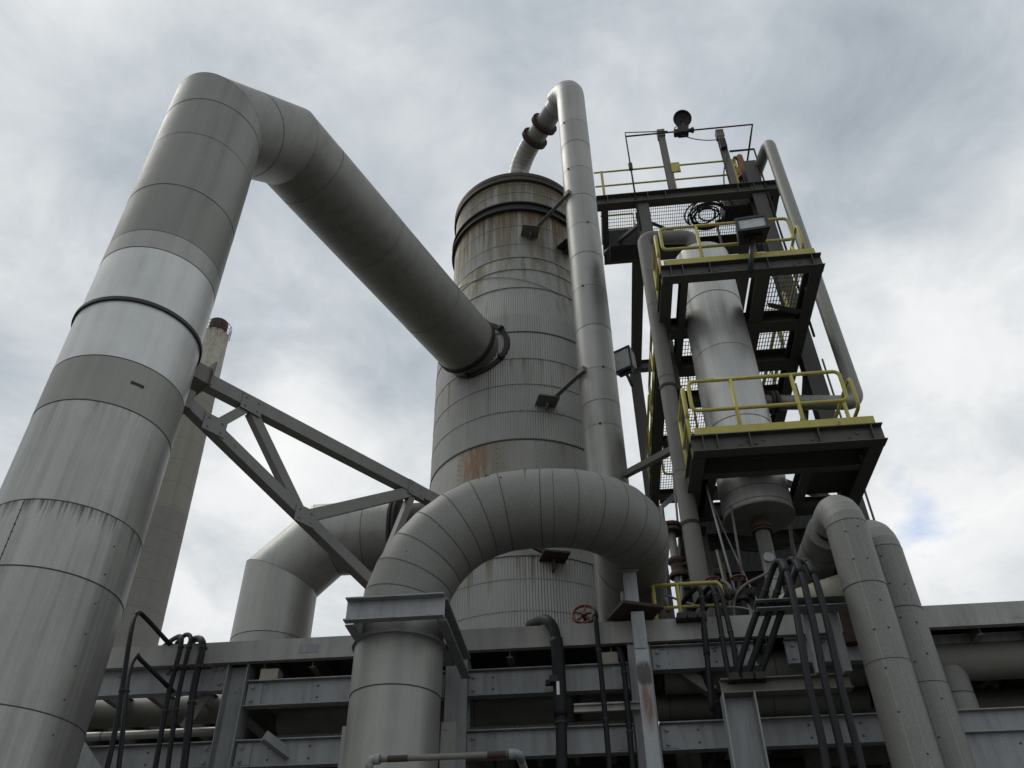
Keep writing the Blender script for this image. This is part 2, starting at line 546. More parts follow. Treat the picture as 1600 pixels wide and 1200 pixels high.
def spline(pts, k=8):
    P = [V(p) for p in pts]
    P = [P[0] * 2 - P[1]] + P + [P[-1] * 2 - P[-2]]
    out = []
    for i in range(1, len(P) - 2):
        for j in range(k):
            t = j / k
            a, b, c, d = P[i - 1], P[i], P[i + 1], P[i + 2]
            out.append(.5 * ((2 * b) + (c - a) * t + (2 * a - 5 * b + 4 * c - d) * t * t + (3 * b - a - 3 * c + d) * t ** 3))
    out.append(P[-2])
    return out


Z = V((0, 0, 1))
DECK = 5.72      # top of the rack's deck channel
FY = 9.6         # front plane of the pipe rack

# ------------------------------------------------------------------ ground
g = MB()
nx = 24
gv = [(-600 + 1200 * i / nx, -300 + 1500 * j / nx, 0) for j in range(nx + 1) for i in range(nx + 1)]
g.add(gv, [(j * (nx + 1) + i, j * (nx + 1) + i + 1, (j + 1) * (nx + 1) + i + 1, (j + 1) * (nx + 1) + i) for j in range(nx) for i in range(nx)])
tag(obj('ground', g, 'conc_ground'), kind='structure')

# ------------------------------------------------------------------ large insulated duct on the left, over to the big vessel
AX, AY, AR = -5.59, 7.5, .77
TH = math.radians(67)
U = V((math.cos(TH), math.sin(TH), 0))
ZD = 15.0
M['jacket_a'] = mat('riser_jacket', (.345, .342, .318), .58, .44, dark=.5, streak=.95, blotch=.35, bump=.25, sx=6, sz=.2, fine=.12,
                    drips=((6.14, .55, .44, (.075, .075, .06)), (7.42, .8, .56, (.10, .10, .085)), (5.41, .45, .60, (.11, .11, .095))))
duct = thing('insulated_duct', 'large grey sheet-clad duct rising at the left and crossing to the corrugated vessel', 'duct', (AX, AY, 0))
m = MB()
zs = [2.4, 4.13, 5.41, 6.14, 7.42, 8.07, 8.98]
m.lagged([(AX, AY, .05), (AX, AY, 8.98)], AR, 72, [[z - .05 for z in zs[:-1]]], mats=[[0, 0, 0, 0, 0, 3, 2]], tones=[[.95, 1.0, .93, 1.05, 1.04, 1.12, 1.0]])
# longitudinal lap with screws
hA = hit(38, 783, (AX, AY), AR)
aA = math.atan2(hA.y - AY, hA.x - AX)
for z0, z1, a in ((5.41, 6.14, aA), (3.2, 6.0, -.30)):
    for k in range(9):
        z = z0 + (z1 - z0) * (k + .5) / 9
        c = V((AX + (AR + .004) * math.cos(a), AY + (AR + .004) * math.sin(a), z))
        m.disc_stack(c, (math.cos(a), math.sin(a), 0), [(-.003, .009), (.005, .008)], 6, 1)
    if a != aA:
        continue
    ax_ = V((math.cos(a), math.sin(a), 0))
    m.obox(V((AX, AY, (z0 + z1) / 2)) + ax_ * (AR + .002), ax_ * .003, V((-ax_.y, ax_.x, 0)) * .004, Z * ((z1 - z0) / 2), 1)
obj('riser', m, ['jacket_a', 'seam', 'jacket_new', 'jacket_dull'], duct)
m = MB()
R2 = .755
zm = 13.82
a_ = ZD - zm
P1 = V((AX, AY, zm))
P2 = P1 + U * 1.42 + Z * a_
P3 = V((AX, AY, ZD)) + U * 7.85
L2 = math.hypot(a_, 1.42)
m.lagged([(AX, AY, 8.98), P1, P2, P3], R2, 72, [[9.95 - 8.98, 10.28 - 8.98, 11.26 - 8.98, 12.48 - 8.98, 13.38 - 8.98], [L2 * .42], [.75, 2.7, 4.9]],
         mats=[[2, 3, 0, 0, 0, 0], [0, 0], [0, 0, 0, 0]], tones=[[.98, 1.1, .92, .98, .95, .98], [1.0, .98], [.97, .93, .96, .95]], sw=.0035)
obj('crossover', m, ['jacket_dull', 'seam', 'jacket_new', 'jacket'], duct)
m = MB()
m.disc_stack((AX, AY, 8.955), Z, [(0, AR - .02), (0, AR + .028), (.05, AR + .028), (.05, AR - .02)], 72, 0, True, False)
obj('gasket_band', m, 'black', duct)
m = MB()
m.disc_stack(P3 - U * .05, U, [(0, R2 - .05), (0, R2 + .03), (.04, R2 + .03), (.04, R2 + .008), (.09, R2 + .008), (.09, R2 + .03), (.12, R2 + .03), (.12, R2 - .06)], 64, 0, True, False)
obj('end_flange', m, 'darkiron', duct)
for z_, nm in ((7.75, 'name_plate'),):
    p = hit(215, 601, (AX, AY), AR + .003)
    n_ = (p - V((AX, AY, p.z))).normalized()
    m = MB()
    m.obox(p, n_ * .004, V((-n_.y, n_.x, 0)) * .075, Z * .018)
    obj(nm, m, 'darkiron', duct)

# ------------------------------------------------------------------ big corrugated vessel
VC = V((-1.39, 17.0, 0))
RL, RU = 2.22, 1.897
vb = V((VC.x, VC.y, DECK))


def vz(px, py, R):
    return hit(px, py, VC, R).z


zk = {'flange_top': vz(815, 268, RU + .1), 'flange_bot': vz(815, 283, RU), 'st_top': vz(812, 318, RU), 'st_bot': vz(812, 330, RU)}
z_cone_top, z_cone_bot = vz(820, 402, RU), vz(820, 490, RL)
z_smooth = vz(820, 686, RL)
z_low = vz(840, 868, RL)
rel = lambda z: z - DECK
rp = hit(738, 722, VC, RL) - vb
M['clad'] = mat('corrugated_cladding', (.31, .307, .284), .4, .5, dark=.75, streak=.35, blotch=.22, sx=5, sz=.12, fine=.1,
                drips=((rel(zk['st_bot']), 5.0, .34, (.18, .15, .09), 4.5), (rel(zk['st_bot']), 3.6, .40, (.11, .068, .03), 7.0), (rel(zk['flange_bot']), 2.2, .26, (.12, .09, .045), 5.5), (rel(z_cone_top), 6.5, .46, (.155, .13, .065), 3.2),
                       (rel(vz(820, 560, RL)), 4.0, .50, (.17, .15, .09), 5.0), (rel(z_low), 3.4, .47, (.14, .11, .05), 5.0)))
M['vjacket'] = mat('vessel_smooth_band', (.265, .262, .24), .35, .55, dark=.75, streak=.5, blotch=.3, sx=4, sz=.25, fine=.15, bump=.1,
                   stains=((rp + V((.25, 0, -.05)), 1.15, (.20, .155, .085), .5, 1.0), (rp, .45, (.18, .085, .033), 1.15, .5)),
                   drips=((rel(z_smooth), 1.6, .56, (.19, .14, .07)),))
vessel = thing('process_vessel', 'tall upright vessel clad in corrugated sheet, rust-streaked round its top flange', 'vessel', vb)


def corr(m, z0, z1, R0, R1, n=240, amp=.011, k=4, rows=1):
    cols = n * k
    vs = []
    sheets = [random.uniform(.9, 1.07) for _ in range(15)]
    tn = [sheets[i * 15 // cols] for i in range(cols)] * (rows + 1)
    for j in range(rows + 1):
        t = j / rows
        z, R = z0 + (z1 - z0) * t, R0 + (R1 - R0) * t
        for i in range(cols):
            a = 2 * math.pi * i / cols
            r = R + amp * math.cos(2 * math.pi * i / k)
            vs.append((VC.x + r * math.cos(a), VC.y + r * math.sin(a), z))
    m.add(vs, [(j * cols + i, j * cols + (i + 1) % cols, (j + 1) * cols + (i + 1) % cols, (j + 1) * cols + i) for j in range(rows) for i in range(cols)], 0, True, tn)


def vband(m, z, R, h=.014, pr=.011, mi=1):
    m.disc_stack((VC.x, VC.y, z), Z, [(0, R - .02), (0, R + pr), (h, R + pr), (h, R - .02)], 96, mi, True, False)


m = MB()
corr(m, z_cone_top, zk['st_bot'], RU, RU)
for py in (352, 381):
    vband(m, vz(818, py, RU), RU)
vband(m, z_cone_top, RU, .03, .02)
corr(m, zk['st_top'], zk['flange_bot'], RU, RU)
vband(m, vz(815, 287, RU), RU)
vband(m, vz(815, 300, RU), RU)
obj('upper_cladding', m, ['clad', 'galv'], vessel)
m = MB()
corr(m, z_cone_bot, z_cone_top, RL, RU)
for py in (417, 450):
    t = (vz(818, py, (RL + RU) / 2) - z_cone_bot) / (z_cone_top - z_cone_bot)
    vband(m, z_cone_bot + (z_cone_top - z_cone_bot) * t, RL + (RU - RL) * t, .02, .022)
# slack tie wire hanging across the cone
pts = []
for k in range(25):
    a = math.radians(-150 + 95 * k / 24)
    t = .92 - .5 * (k / 24)
    z = z_cone_bot + (z_cone_top - z_cone_bot) * t
    r = RL + (RU - RL) * t + .022
    pts.append((VC.x + r * math.cos(a), VC.y + r * math.sin(a), z))
m.tube(pts, .009, 5, 1)
obj('cone_cladding', m, ['clad', 'galv'], vessel)
m = MB()
corr(m, z_smooth, z_cone_bot, RL, RL)
for py, d in ((519, 1), (560, 0), (600, 0), (642, 0)):
    vband(m, vz(820, py, RL), RL, .03 if d else .02, .016, 2 if d else 1)
vband(m, z_smooth - .02, RL, .035, .02, 2)
obj('lower_cladding', m, ['clad', 'galv', 'seam'], vessel)
m = MB()
m.disc_stack((VC.x, VC.y, z_low), Z, [(0, RL + .004), (z_smooth - z_low, RL + .004)], 128, 0, True, False)
for a in (math.radians(-100), math.radians(-78), math.radians(-125), math.radians(-55)):
    for k in range(22):
        z = z_low + (z_smooth - z_low) * (k + .5) / 22
        m.disc_stack((VC.x + (RL + .004) * math.cos(a), VC.y + (RL + .004) * math.sin(a), z), (math.cos(a), math.sin(a), 0), [(0, .012), (.008, .009)], 6, 1)
obj('smooth_band', m, ['vjacket', 'seam'], vessel)
m = MB()
corr(m, DECK + .02, z_low, RL + .02, RL + .02)
for py in (905, 955):
    vband(m, vz(835, py, RL), RL + .02)
vband(m, z_low - .02, RL + .02, .04, .03, 1)
obj('base_cladding', m, ['clad', 'galv'], vessel)
m = MB()
m.disc_stack((VC.x, VC.y, zk['st_bot']), Z, [(0, RU - .02), (-.0, RU + .10), (.05, RU + .10), (.05, RU + .03), (zk['st_top'] - zk['st_bot'] - .05, RU + .03), (zk['st_top'] - zk['st_bot'] - .05, RU + .10),
                                            (zk['st_top'] - zk['st_bot'], RU + .10), (zk['st_top'] - zk['st_bot'], RU - .02)], 96, 0, True, False)
obj('stiffener_ring', m, 'darkiron', vessel)
m = MB()
zb, zt = zk['flange_bot'], zk['flange_top']
m.disc_stack((VC.x, VC.y, zb), Z, [(0, RU - .02), (0, RU + .07), ((zt - zb) * .45, RU + .07), ((zt - zb) * .45, RU + .05), ((zt - zb) * .55, RU + .05), ((zt - zb) * .55, RU + .07), (zt - zb, RU + .07), (zt - zb, RU - .1)], 96, 0, True, False)
obj('top_flange', m, 'flange_rust', vessel)
m = MB()
m.disc_stack((VC.x, VC.y, zt), Z, [(0, RU + .06), (.05, RU), (.22, RU * .85), (.38, RU * .6), (.47, RU * .35), (.5, .3)], 64, 0, True, True)
obj('dished_head', m, 'brown_steel', vessel)
m = MB()
ztop = zt + .45
nz_ = V((VC.x, VC.y, ztop))
m.disc_stack(nz_, Z, [(0, .30), (.25, .30), (.25, .42), (.31, .42), (.31, .30)], 32, 0, True, True)
obj('top_nozzle', m, 'rust', vessel)
# side nozzle that takes the duct
m = MB()
d0 = P3 + U * .10
d1 = V((VC.x, VC.y, ZD)) - U * 1.2
m.disc_stack(d0, U, [(0, .70), ((d1 - d0).length, .70)], 48, 0, True, True)
obj('side_nozzle', m, 'brown_steel', vessel)
m = MB()
tgt = V((VC.x, VC.y, ZD))
dist = (V((tgt.x, tgt.y, 0)) - V((d0.x, d0.y, 0)))
s_ = V((-U.y, U.x, 0))
fr = []
for k in range(40):
    t = 2 * math.pi * k / 40
    for rr in (.70, .81):
        off = s_ * (rr * math.cos(t)) + Z * (rr * math.sin(t))
        # drop the point along the duct onto the shell
        lat = off.dot(s_)
        zz = ZD + off.z
        rs = RL if zz < z_cone_bot else RL + (RU - RL) * min(1, (zz - z_cone_bot) / (z_cone_top - z_cone_bot))
        c0 = tgt + off
        back = math.sqrt(max(rs * rs - lat * lat, 0)) + .05
        fr.append(c0 - U * back)
n_ = len(fr) // 2
for k in range(n_):
    a, b, c, d = fr[2 * k], fr[2 * k + 1], fr[(2 * k + 3) % len(fr)], fr[(2 * k + 2) % len(fr)]
    m.add([a, b, c, d, a + U * .06, b + U * .06, c + U * .06, d + U * .06], [(0, 1, 2, 3), (4, 7, 6, 5), (1, 5, 6, 2), (0, 3, 7, 4)])
for k in range(0, n_, 8):
    a, b = fr[2 * k], fr[2 * k + 1]
    m.obox((a * .3 + b * .7) - U * .03, (b - a).normalized() * .07, U.cross((b - a).normalized()) * .035, U * .05)
obj('nozzle_pad', m, 'darkiron', vessel)

# ------------------------------------------------------------------ tall pipe from the vessel top down its right-hand side
PC = V((.52, 14.3, 0))
PR = .417
tp = thing('overhead_pipe', 'tall slim grey pipe bending over from the vessel top and dropping beside it', 'pipe', (PC.x, PC.y, DECK))
zh = at(893, 134, Y=14.3).z - .05
H = (V((PC.x, PC.y, 0)) - V((VC.x, VC.y, 0)))
Hl, Hd = H.length, H.normalized()
c0, c1 = V((VC.x, VC.y, zh)), V((PC.x, PC.y, zh))
m = MB()
be = arc(c1 - Hd * .62, c1, c1 - Z * .62, 6)
down = [c1 - Z * .62, V((PC.x, PC.y, DECK + .02))]
total = zh - .62 - DECK - .02
zsp = [vz_ for vz_ in (190, 222, 262, 305, 350, 395, 447, 508, 575, 625, 663, 750)]
zr = []
for py in zsp:
    zr.append((zh - .62) - hit(880 + (py - 150) * .1, py, PC, PR).z)
zr = [q for q in zr if .05 < q < total - .1] + [total - 1.5]
m.lagged(be + [down[1]], PR, 48, [[]] * 6 + [zr], corner_seam=True, sw=.005)
for q in zr[::2]:
    a = random.uniform(-2.4, -.5)
    z = zh - .62 - q
    m.disc_stack((PC.x + PR * math.cos(a), PC.y + PR * math.sin(a), z), (math.cos(a), math.sin(a), 0), [(0, .03), (.03, .02)], 8, 1)
obj('downpipe', m, ['jacket', 'seam'], tp)
# elbow at the vessel top with flanged spool
m = MB()
q0 = V((VC.x, VC.y, ztop + .31))
hgt = zh - q0.z
rb = min(hgt * .98, 1.1)
a1 = arc(c0 - Z * rb, c0, c0 + Hd * rb, 9)
path = ([q0] if hgt - rb > .02 else []) + a1
m.lagged(path, .325, 40, None, corner_seam=True, sw=.004)
obj('vessel_elbow', m, ['jacket', 'seam'], tp)
m = MB()
e0, e1 = c0 + Hd * rb, c1 - Hd * .62
sp = (e1 - e0).length
m.lagged([e0, e1], .31, 40, [[sp * .8]], mats=[[0, 2]])
obj('spool', m, ['mastic', 'seam', 'jacket'], tp)
for t in (.02, .40):
    m = MB()
    p = e0 + Hd * (sp * t)
    m.disc_stack(p, Hd, [(0, .31), (0, .44), (.05, .44), (.05, .37), (.075, .37), (.075, .44), (.125, .44), (.125, .31)], 40, 0, True, False)
    s_ = Hd.cross(Z)
    for k in range(16):
        an = 2 * math.pi * k / 16
        m.disc_stack(p + (s_ * math.cos(an) + Z * math.sin(an)) * .40, Hd, [(-.03, .022), (.155, .022)], 6)
    obj('bolted_flange', m, 'rust', tp)
# bracket arms between vessel and pipe
for (pp, gp) in (((827, 369), (884, 310)), ((852, 634), (903, 594)), ((880, 392), (895, 388)), ((862, 878), (800, 862))):
    isl = pp[1] > 430
    R_ = RL if isl else RU
    b0 = hit(*pp, VC, R_)
    nrm = (b0 - V((VC.x, VC.y, b0.z))).normalized()
    tng = V((-nrm.y, nrm.x, 0))
    if pp[1] == 878:
        m = MB()
        m.obox(b0 + nrm * .22, nrm * .24, tng * .26, Z * .02)
        m.obox(b0 + nrm * .1 - Z * .12, nrm * .12, tng * .015, Z * .12)
        m.beam(b0 + nrm * .25 - tng * .1 + Z * .03, b0 + nrm * .1 - tng * .95 + Z * .5, 'L', .09, .09, .012)
        obj('support_bracket', m, 'rust', vessel)
        continue
    m = MB()
    m.obox(b0 + nrm * .19, nrm * .20, tng * .24, Z * .016)
    m.obox(b0 + nrm * .1 - Z * .08, nrm * .11, tng * .012, Z * .08)
    if pp[1] != 392:
        z1 = hit(*gp, PC, PR).z
        e = V((PC.x, PC.y, z1)) + V((-.75, -.66, 0)).normalized() * (PR + .03)
        m.beam(b0 + nrm * .22 + tng * .1 + Z * .05, e, 'L', .10, .10, .014)
        m.obox(e, V((-.75, -.66, 0)).normalized() * .05, V((.66, -.75, 0)).normalized() * .1, Z * .07)
    obj('pipe_bracket', m, 'brown_steel' if pp[1] != 392 else 'darkiron', vessel)

# ------------------------------------------------------------------ arched pipe over the rack
ul = at(625, 1000, Y=8.45)
UR = .462
uz = 6.72
xrun = at(987, 930, z=uz).x
rbend, rb_r = 1.40, .95
u_t = thing('arched_pipe', 'fat grey arched pipe with ringed bends standing in front of the big vessel', 'pipe', (ul.x, ul.y, 0))
A0, A1 = V((ul.x, ul.y, uz)), V((xrun, ul.y + .12, uz))
ud = (A1 - A0).normalized()
bl = arc(A0 - Z * rbend, A0, A0 + ud * rbend, 8)
br_ = arc(A1 - ud * rb_r, A1, A1 + V((0, 1, 0)) * rb_r, 7)
m = MB()
m.lagged([V((ul.x, ul.y, .05))] + bl, UR, 64, [[1.2, 2.6, 4.50]] + [[]] * 8, corner_seam=True, sw=.0055, gap=.004, jitter=.06, mats=[[2, 2, 2, 2]] + [[0]] * 8)
for q in bl[1:]:
    an = random.uniform(.2, 1.2)
    dd = (V((0, -1, 0)) * math.cos(an) + Z * math.sin(an)).normalized()
    m.disc_stack(q + dd * (UR + .002), dd, [(0, .010), (.012, .008)], 6, 1)
obj('left_leg', m, ['mastic', 'seam', 'jacket'], u_t)
m = MB()
sp_ = (br_[0] - bl[-1]).length
m.lagged([bl[-1]] + br_ + [V((xrun, 14.2, uz))], UR - .002, 64, [[sp_ * .55]] + [[]] * 7 + [[.5, 1.3, 2.2]], corner_seam=True, sw=.004, jitter=.05)
obj('cross_run', m, ['mastic', 'seam', 'jacket'], u_t)
# sheet lap that has sprung open on the crown of the bend
m = MB()
for k, (an0, an1) in enumerate(((48, 66),)):
    q = bl[6] + ud * .05
    for dx, mi_ in ((0, 0), (.012, 1)):
        vs = []
        for j in range(7):
            an = math.radians(an0 + (an1 - an0) * j / 6)
            lift = .05 * math.sin(math.pi * j / 6)
            dd = V((0, -math.cos(an), math.sin(an)))
            vs += [q + dd * (UR + .004 + lift + dx * .3) + ud * (.0 + dx), q + dd * (UR + .004) + ud * (.22 + dx)]
        m.add(vs, [(2 * j, 2 * j + 2, 2 * j + 3, 2 * j + 1) for j in range(6)], mi_)
obj('lifted_lap', m, ['mastic', 'black'], u_t)
# steel frame carrying the pipe
fr_ = thing('pipe_support_frame', 'galvanised channel frame clamped round the upright end of the arched pipe', 'pipe support', (ul.x, ul.y, 5.1))
bz = 5.33
xl, xr = at(545, 936, Y=7.72).x, at(690, 931, Y=7.72).x
m = MB()
m.beam((xl - .02, 7.72, bz - .12), (xr + .03, 7.72, bz - .12), 'C', .10, .24, .014, flip=False)
obj('front_channel', m, 'galv', fr_)
for xx, fl in ((xl + .02, True), (xr + .0, False)):
    m = MB()
    m.beam((xx, 7.79, bz - .13), (xx, FY - .17, bz - .13), 'C', .10, .24, .014, flip=fl)
    obj('side_channel', m, 'galv', fr_)
m = MB()
m.beam((xl + .09, 9.02, bz - .12), (xr - .07, 9.02, bz - .12), 'C', .1, .22, .014)
obj('rear_channel', m, 'galv', fr_)
m = MB()
m.disc_stack((ul.x, ul.y, bz - .26), Z, [(0, UR - .01), (0, UR + .035), (.03, UR + .035), (.03, UR - .01)], 48, 0, True, False)
obj('clamp_ring', m, 'galv', fr_)

# ------------------------------------------------------------------ rear elbow duct
rd = at(430, 960, Y=15.3)
rR = .5 * abs(at(370, 985, Y=15.3).x - at(487, 985, Y=15.3).x) * .985
rc = at(602, 838, Y=15.3)
re = thing('elbow_duct', 'smooth grey mitred elbow duct with a lifting lug, behind the steel truss', 'duct', (rd.x, rd.y, DECK))
m = MB()
zm1 = rc.z - (at(510, 858, Y=15.3).x - rd.x)
cx2 = rd.x + (rc.z - zm1)
m.lagged([(rd.x, 15.3, 4.75), (rd.x, 15.3, zm1), (cx2, 15.3, rc.z), (at(617, 838, Y=15.3).x, 15.3, rc.z)], rR, 64, [[(zm1 - 4.75) * .7], [], [.9]], corner_seam=True)
obj('elbow', m, ['jacket', 'seam'], re)
m = MB()
fx = at(617, 838, Y=15.3).x
m.disc_stack((fx, 15.3, rc.z), (1, 0, 0), [(0, rR - .05), (0, rR + .05), (.05, rR + .05), (.05, rR + .0), (.09, rR), (.09, rR + .05), (.14, rR + .05), (.14, rR - .1), (VC.x - RL - fx + .4, rR - .1)], 48)
obj('flange', m, 'darkiron', re)
lp = at(446, 846, Y=15.3)
dl, nl = V((1, 0, 1)).normalized(), V((-1, 0, 1)).normalized()
sl = lp.x - rd.x + rR / math.sqrt(2)
base = V((rd.x + sl, 15.3, zm1 + sl)) + nl * rR
m = MB()
ou = [base + dl * a + nl * b for a, b in [(-.26, -.04), (-.20, .10), (-.12, .15), (.06, .15), (.16, .08), (.22, -.04)]]
o2 = [p + V((0, .03, 0)) for p in ou]
m.add(ou + o2, [tuple(range(6)), tuple(range(11, 5, -1))] + [(i, (i + 1) % 6, 6 + (i + 1) % 6, 6 + i) for i in range(6)])
for dx in (-.12, .02):
    m.disc_stack(base + dl * dx + nl * .07 + V((0, -.003, 0)), (0, 1, 0), [(0, .028), (.036, .028)], 12, 1)  # white discs painted as bright sky showing through the eyes
obj('lifting_lug', m, ['brown_steel', 'white'], re)

# ------------------------------------------------------------------ concrete chimney far behind
ca = at(340, 515, Y=60.0)
cc = V((ca.x, 60, 0))


def sil(px, py):
    d = ray(px, py)
    return math.hypot(cc.x, cc.y) * math.sin(abs(math.atan2(d.x, d.y) - math.atan2(cc.x, cc.y)))


ch = thing('chimney', 'tall tapering concrete chimney far behind the left duct', 'chimney', cc)
ztopc = at(340, 524, Y=60).z
rt_, rm_, rb_ = sil(357, 530), sil(312, 730), sil(248, 1005)
zmid, zlow = at(312, 730, Y=60).z, at(248, 1005, Y=60).z
m = MB()
m.disc_stack(cc, Z, [(0, rb_ + (rb_ - rm_) * zlow / (zmid - zlow)), (zlow, rb_), (zmid, rm_), (ztopc, rt_)], 64)
for k in range(1, 14):
    z = zlow + (ztopc - zlow) * k / 14
    r = (rb_ + (rm_ - rb_) * (z - zlow) / (zmid - zlow)) if z < zmid else (rm_ + (rt_ - rm_) * (z - zmid) / (ztopc - zmid))
    m.disc_stack(cc + Z * z, Z, [(0, r), (0, r + .012), (.035, r + .012), (.035, r)], 64, 0, True, False)
obj('shaft', m, 'chimney', ch)
m = MB()
m.disc_stack(cc + Z * ztopc, Z, [(0, rt_ * .75), (1.7, rt_ * .72), (1.7, rt_ * .6), (.3, rt_ * .6)], 40, 0, True, False)
obj('flue_tip', m, 'rust', ch)
m = MB()
for hz in (.15, .6, 1.1):
    m.tube([cc + V(((rt_ + .1) * math.cos(a / 24 * math.tau), (rt_ + .1) * math.sin(a / 24 * math.tau), ztopc + hz)) for a in range(25)], .03, 5)
for a in range(12):
    q = cc + V(((rt_ + .1) * math.cos(a / 12 * math.tau), (rt_ + .1) * math.sin(a / 12 * math.tau), ztopc - .3))
    m.tube([q, q + Z * 1.4], .03, 5)
obj('guard_rail', m, 'darkiron', ch)

# ------------------------------------------------------------------ steel truss tying the duct to the rack
T0 = (AX, AY, 0)
TT = math.radians(55.5)
tr = thing('steel_truss', 'grey steel truss bracing the big left duct back to the pipe rack', 'truss', (AX + .5, AY + .7, 6))
pt = lambda x, y: at_plane(x, y, T0, TT)
tS, tE = pt(322, 597), pt(690, 789)
zt_ = (tS.z + tE.z) / 2
lS, lE = pt(288, 628), pt(585, 917)
N1, N2 = pt(388, 636), pt(645, 768)
M1, M2 = pt(330, 668), pt(471, 809)
tdir = V((math.cos(TT), math.sin(TT), 0))
tn = V((-tdir.y, tdir.x, 0))
for nm, a, b, w, h in (('top_chord', tS, tE, .16, .21), ('bottom_chord', lS, lE, .15, .17), ('web_member', M1, N1 , .12, .13), ('web_member', N1, M2, .12, .15), ('web_member', M2, N2, .13, .17), ('web_member', N2, lE, .11, .11)):
    m = MB()
    if nm == 'web_member':
        dd = (b - a).normalized()
        a, b = a + dd * .09, b - dd * .09
    m.beam(a, b, 'box', w, h, .016, up=tn.cross((b - a).normalized()))
    obj(nm, m, 'truss', tr)
for q in (N1, M2, N2, M1):
    m = MB()
    m.obox(q - tn * .085, tdir * .17, tn * .006, Z * .13)
    m.bolts([q - tn * .09 + tdir * (a * .1) + Z * (b * .07) for a in (-1, 1) for b in (-1, 1)], -tn, .016, .016)
    obj('gusset_plate', m, 'truss', tr)
m = MB()
sd_ = tdir
cA = V((AX, AY, tS.z)) + tdir * (AR - .02)
m.obox(cA + tdir * .12, tdir * .15, tn * .15, Z * .13)
m.obox(cA + tdir * .26 + Z * .04, tdir * .012, tn * .2, Z * .2)
cB = V((AX, AY, lS.z)) + tdir * (AR - .02)
m.obox(cB + tdir * .05, tdir * .08, tn * .12, Z * .14)
obj('anchor_bracket', m, 'brown_steel', tr)

# ------------------------------------------------------------------ pipe rack (one bolted steel frame)
rack = thing('pipe_rack', 'galvanised steel pipe rack of bolted beams and columns across the foreground', 'pipe rack', (0, FY, 0))


def part(name, mb, mats, par):
    return obj(name, mb, mats, par)


def xbeam(x0, x1, y, z0, z1, shape='I', w=.16, mt='galv', flip=False, name='beam', par=None, t=.012):
    m = MB()
    m.beam((x0, y, (z0 + z1) / 2), (x1, y, (z0 + z1) / 2), shape, w, z1 - z0, t, flip=flip)
    return obj(name, m, mt, par or rack)


# deck edge channel, flat web outwards, with its small holes and a patch of pale paint
m = MB()
m.beam((-9.0, FY, 5.59), (8.6, FY, 5.59), 'C', .09, .26, .012, flip=True, tone=1.0)
obj('deck_channel', m, 'galv_pale', rack)
m = MB()
p = at(484, 1013, Y=FY - .047)
m.box((p.x - .13, FY - .049, p.z - .05), (p.x + .11, FY - .0455, p.z + .05))
obj('paint_patch', m, 'galv', rack)
# deck plating, added solid to darken the space beneath, and its joists
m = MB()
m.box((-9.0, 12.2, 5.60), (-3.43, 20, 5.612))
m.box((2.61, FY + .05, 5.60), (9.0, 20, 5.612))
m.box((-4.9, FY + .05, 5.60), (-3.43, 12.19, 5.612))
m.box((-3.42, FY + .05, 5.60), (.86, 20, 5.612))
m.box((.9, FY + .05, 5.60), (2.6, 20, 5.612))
obj('deck_shade_plate', m, 'darkiron', rack)
for k in range(30):
    m = MB()
    x = -8.8 + k * .6
    m.beam((x, FY + .06, 5.49), (x, 19.9, 5.49), 'I', .08, .20, .01)
    obj('joist', m, 'brown_steel', rack)
cols = [at(367, 1100, Y=FY + .12).x, -1.62, .52, 3.4, 6.4, -7.4]
for i, x in enumerate(cols):
    m = MB()
    ztop_ = 5.455
    m.beam((x, FY + .13, 0), (x, FY + .13, ztop_), 'I', .26, .26, .014, up=(1, 0, 0) if i == 0 else (0, 1, 0))
    obj('column', m, 'galv', rack)
    m = MB()
    m.beam((x, 17.5, 0), (x, 17.5, 5.45), 'I', .26, .26, .014, up=(0, 1, 0))
    obj('column', m, 'brown_steel', rack)
    m = MB()
    m.beam((x, FY + .3, 5.1), (x, 17.4, 5.1), 'I', .16, .30, .014)
    m.beam((x, FY + .3, 4.2), (x, 17.4, 4.2), 'I', .16, .30, .014)
    obj('cross_beam', m, 'brown_steel', rack)
cx = cols[0]


def bolted(x0, x1, z0, z1, y=FY + .02, ends=(1, 1), nm='beam', mt='galv'):
    """flat-webbed side beam with end plates, bolts and punched holes"""
    m = MB()
    zc, h = (z0 + z1) / 2, (z1 - z0)
    m.beam((x0, y + .07, zc), (x1, y + .07, zc), 'I', .14, h, .012)
    for fx in (.16, .36, .62, .83):
        if random.random() < .6:
            for dz in (-.22, .22):
                m.disc_stack((x0 + (x1 - x0) * fx, y + .0635, zc + dz * h), (0, -1, 0), [(0, .014), (.002, .014)], 10, 1, False)
    obj(nm, m, [mt, 'seam'], rack)
    for e, x, sg in ((ends[0], x0, 1), (ends[1], x1, -1)):
        if e:
            m = MB()
            xa, xb = sorted((x + sg * .01, x + sg * .19))
            m.box((xa, y + .046, z0 + .03), (xb, y + .062, z1 - .03), 0)
            for dz in (-.25, .25):
                m.disc_stack((x + sg * .075, y + .046, zc + dz * h), (0, -1, 0), [(0, .03), (.006, .03), (.006, .021), (.026, .019)], 10, 0, False)
            obj('splice_plate', m, mt, rack)



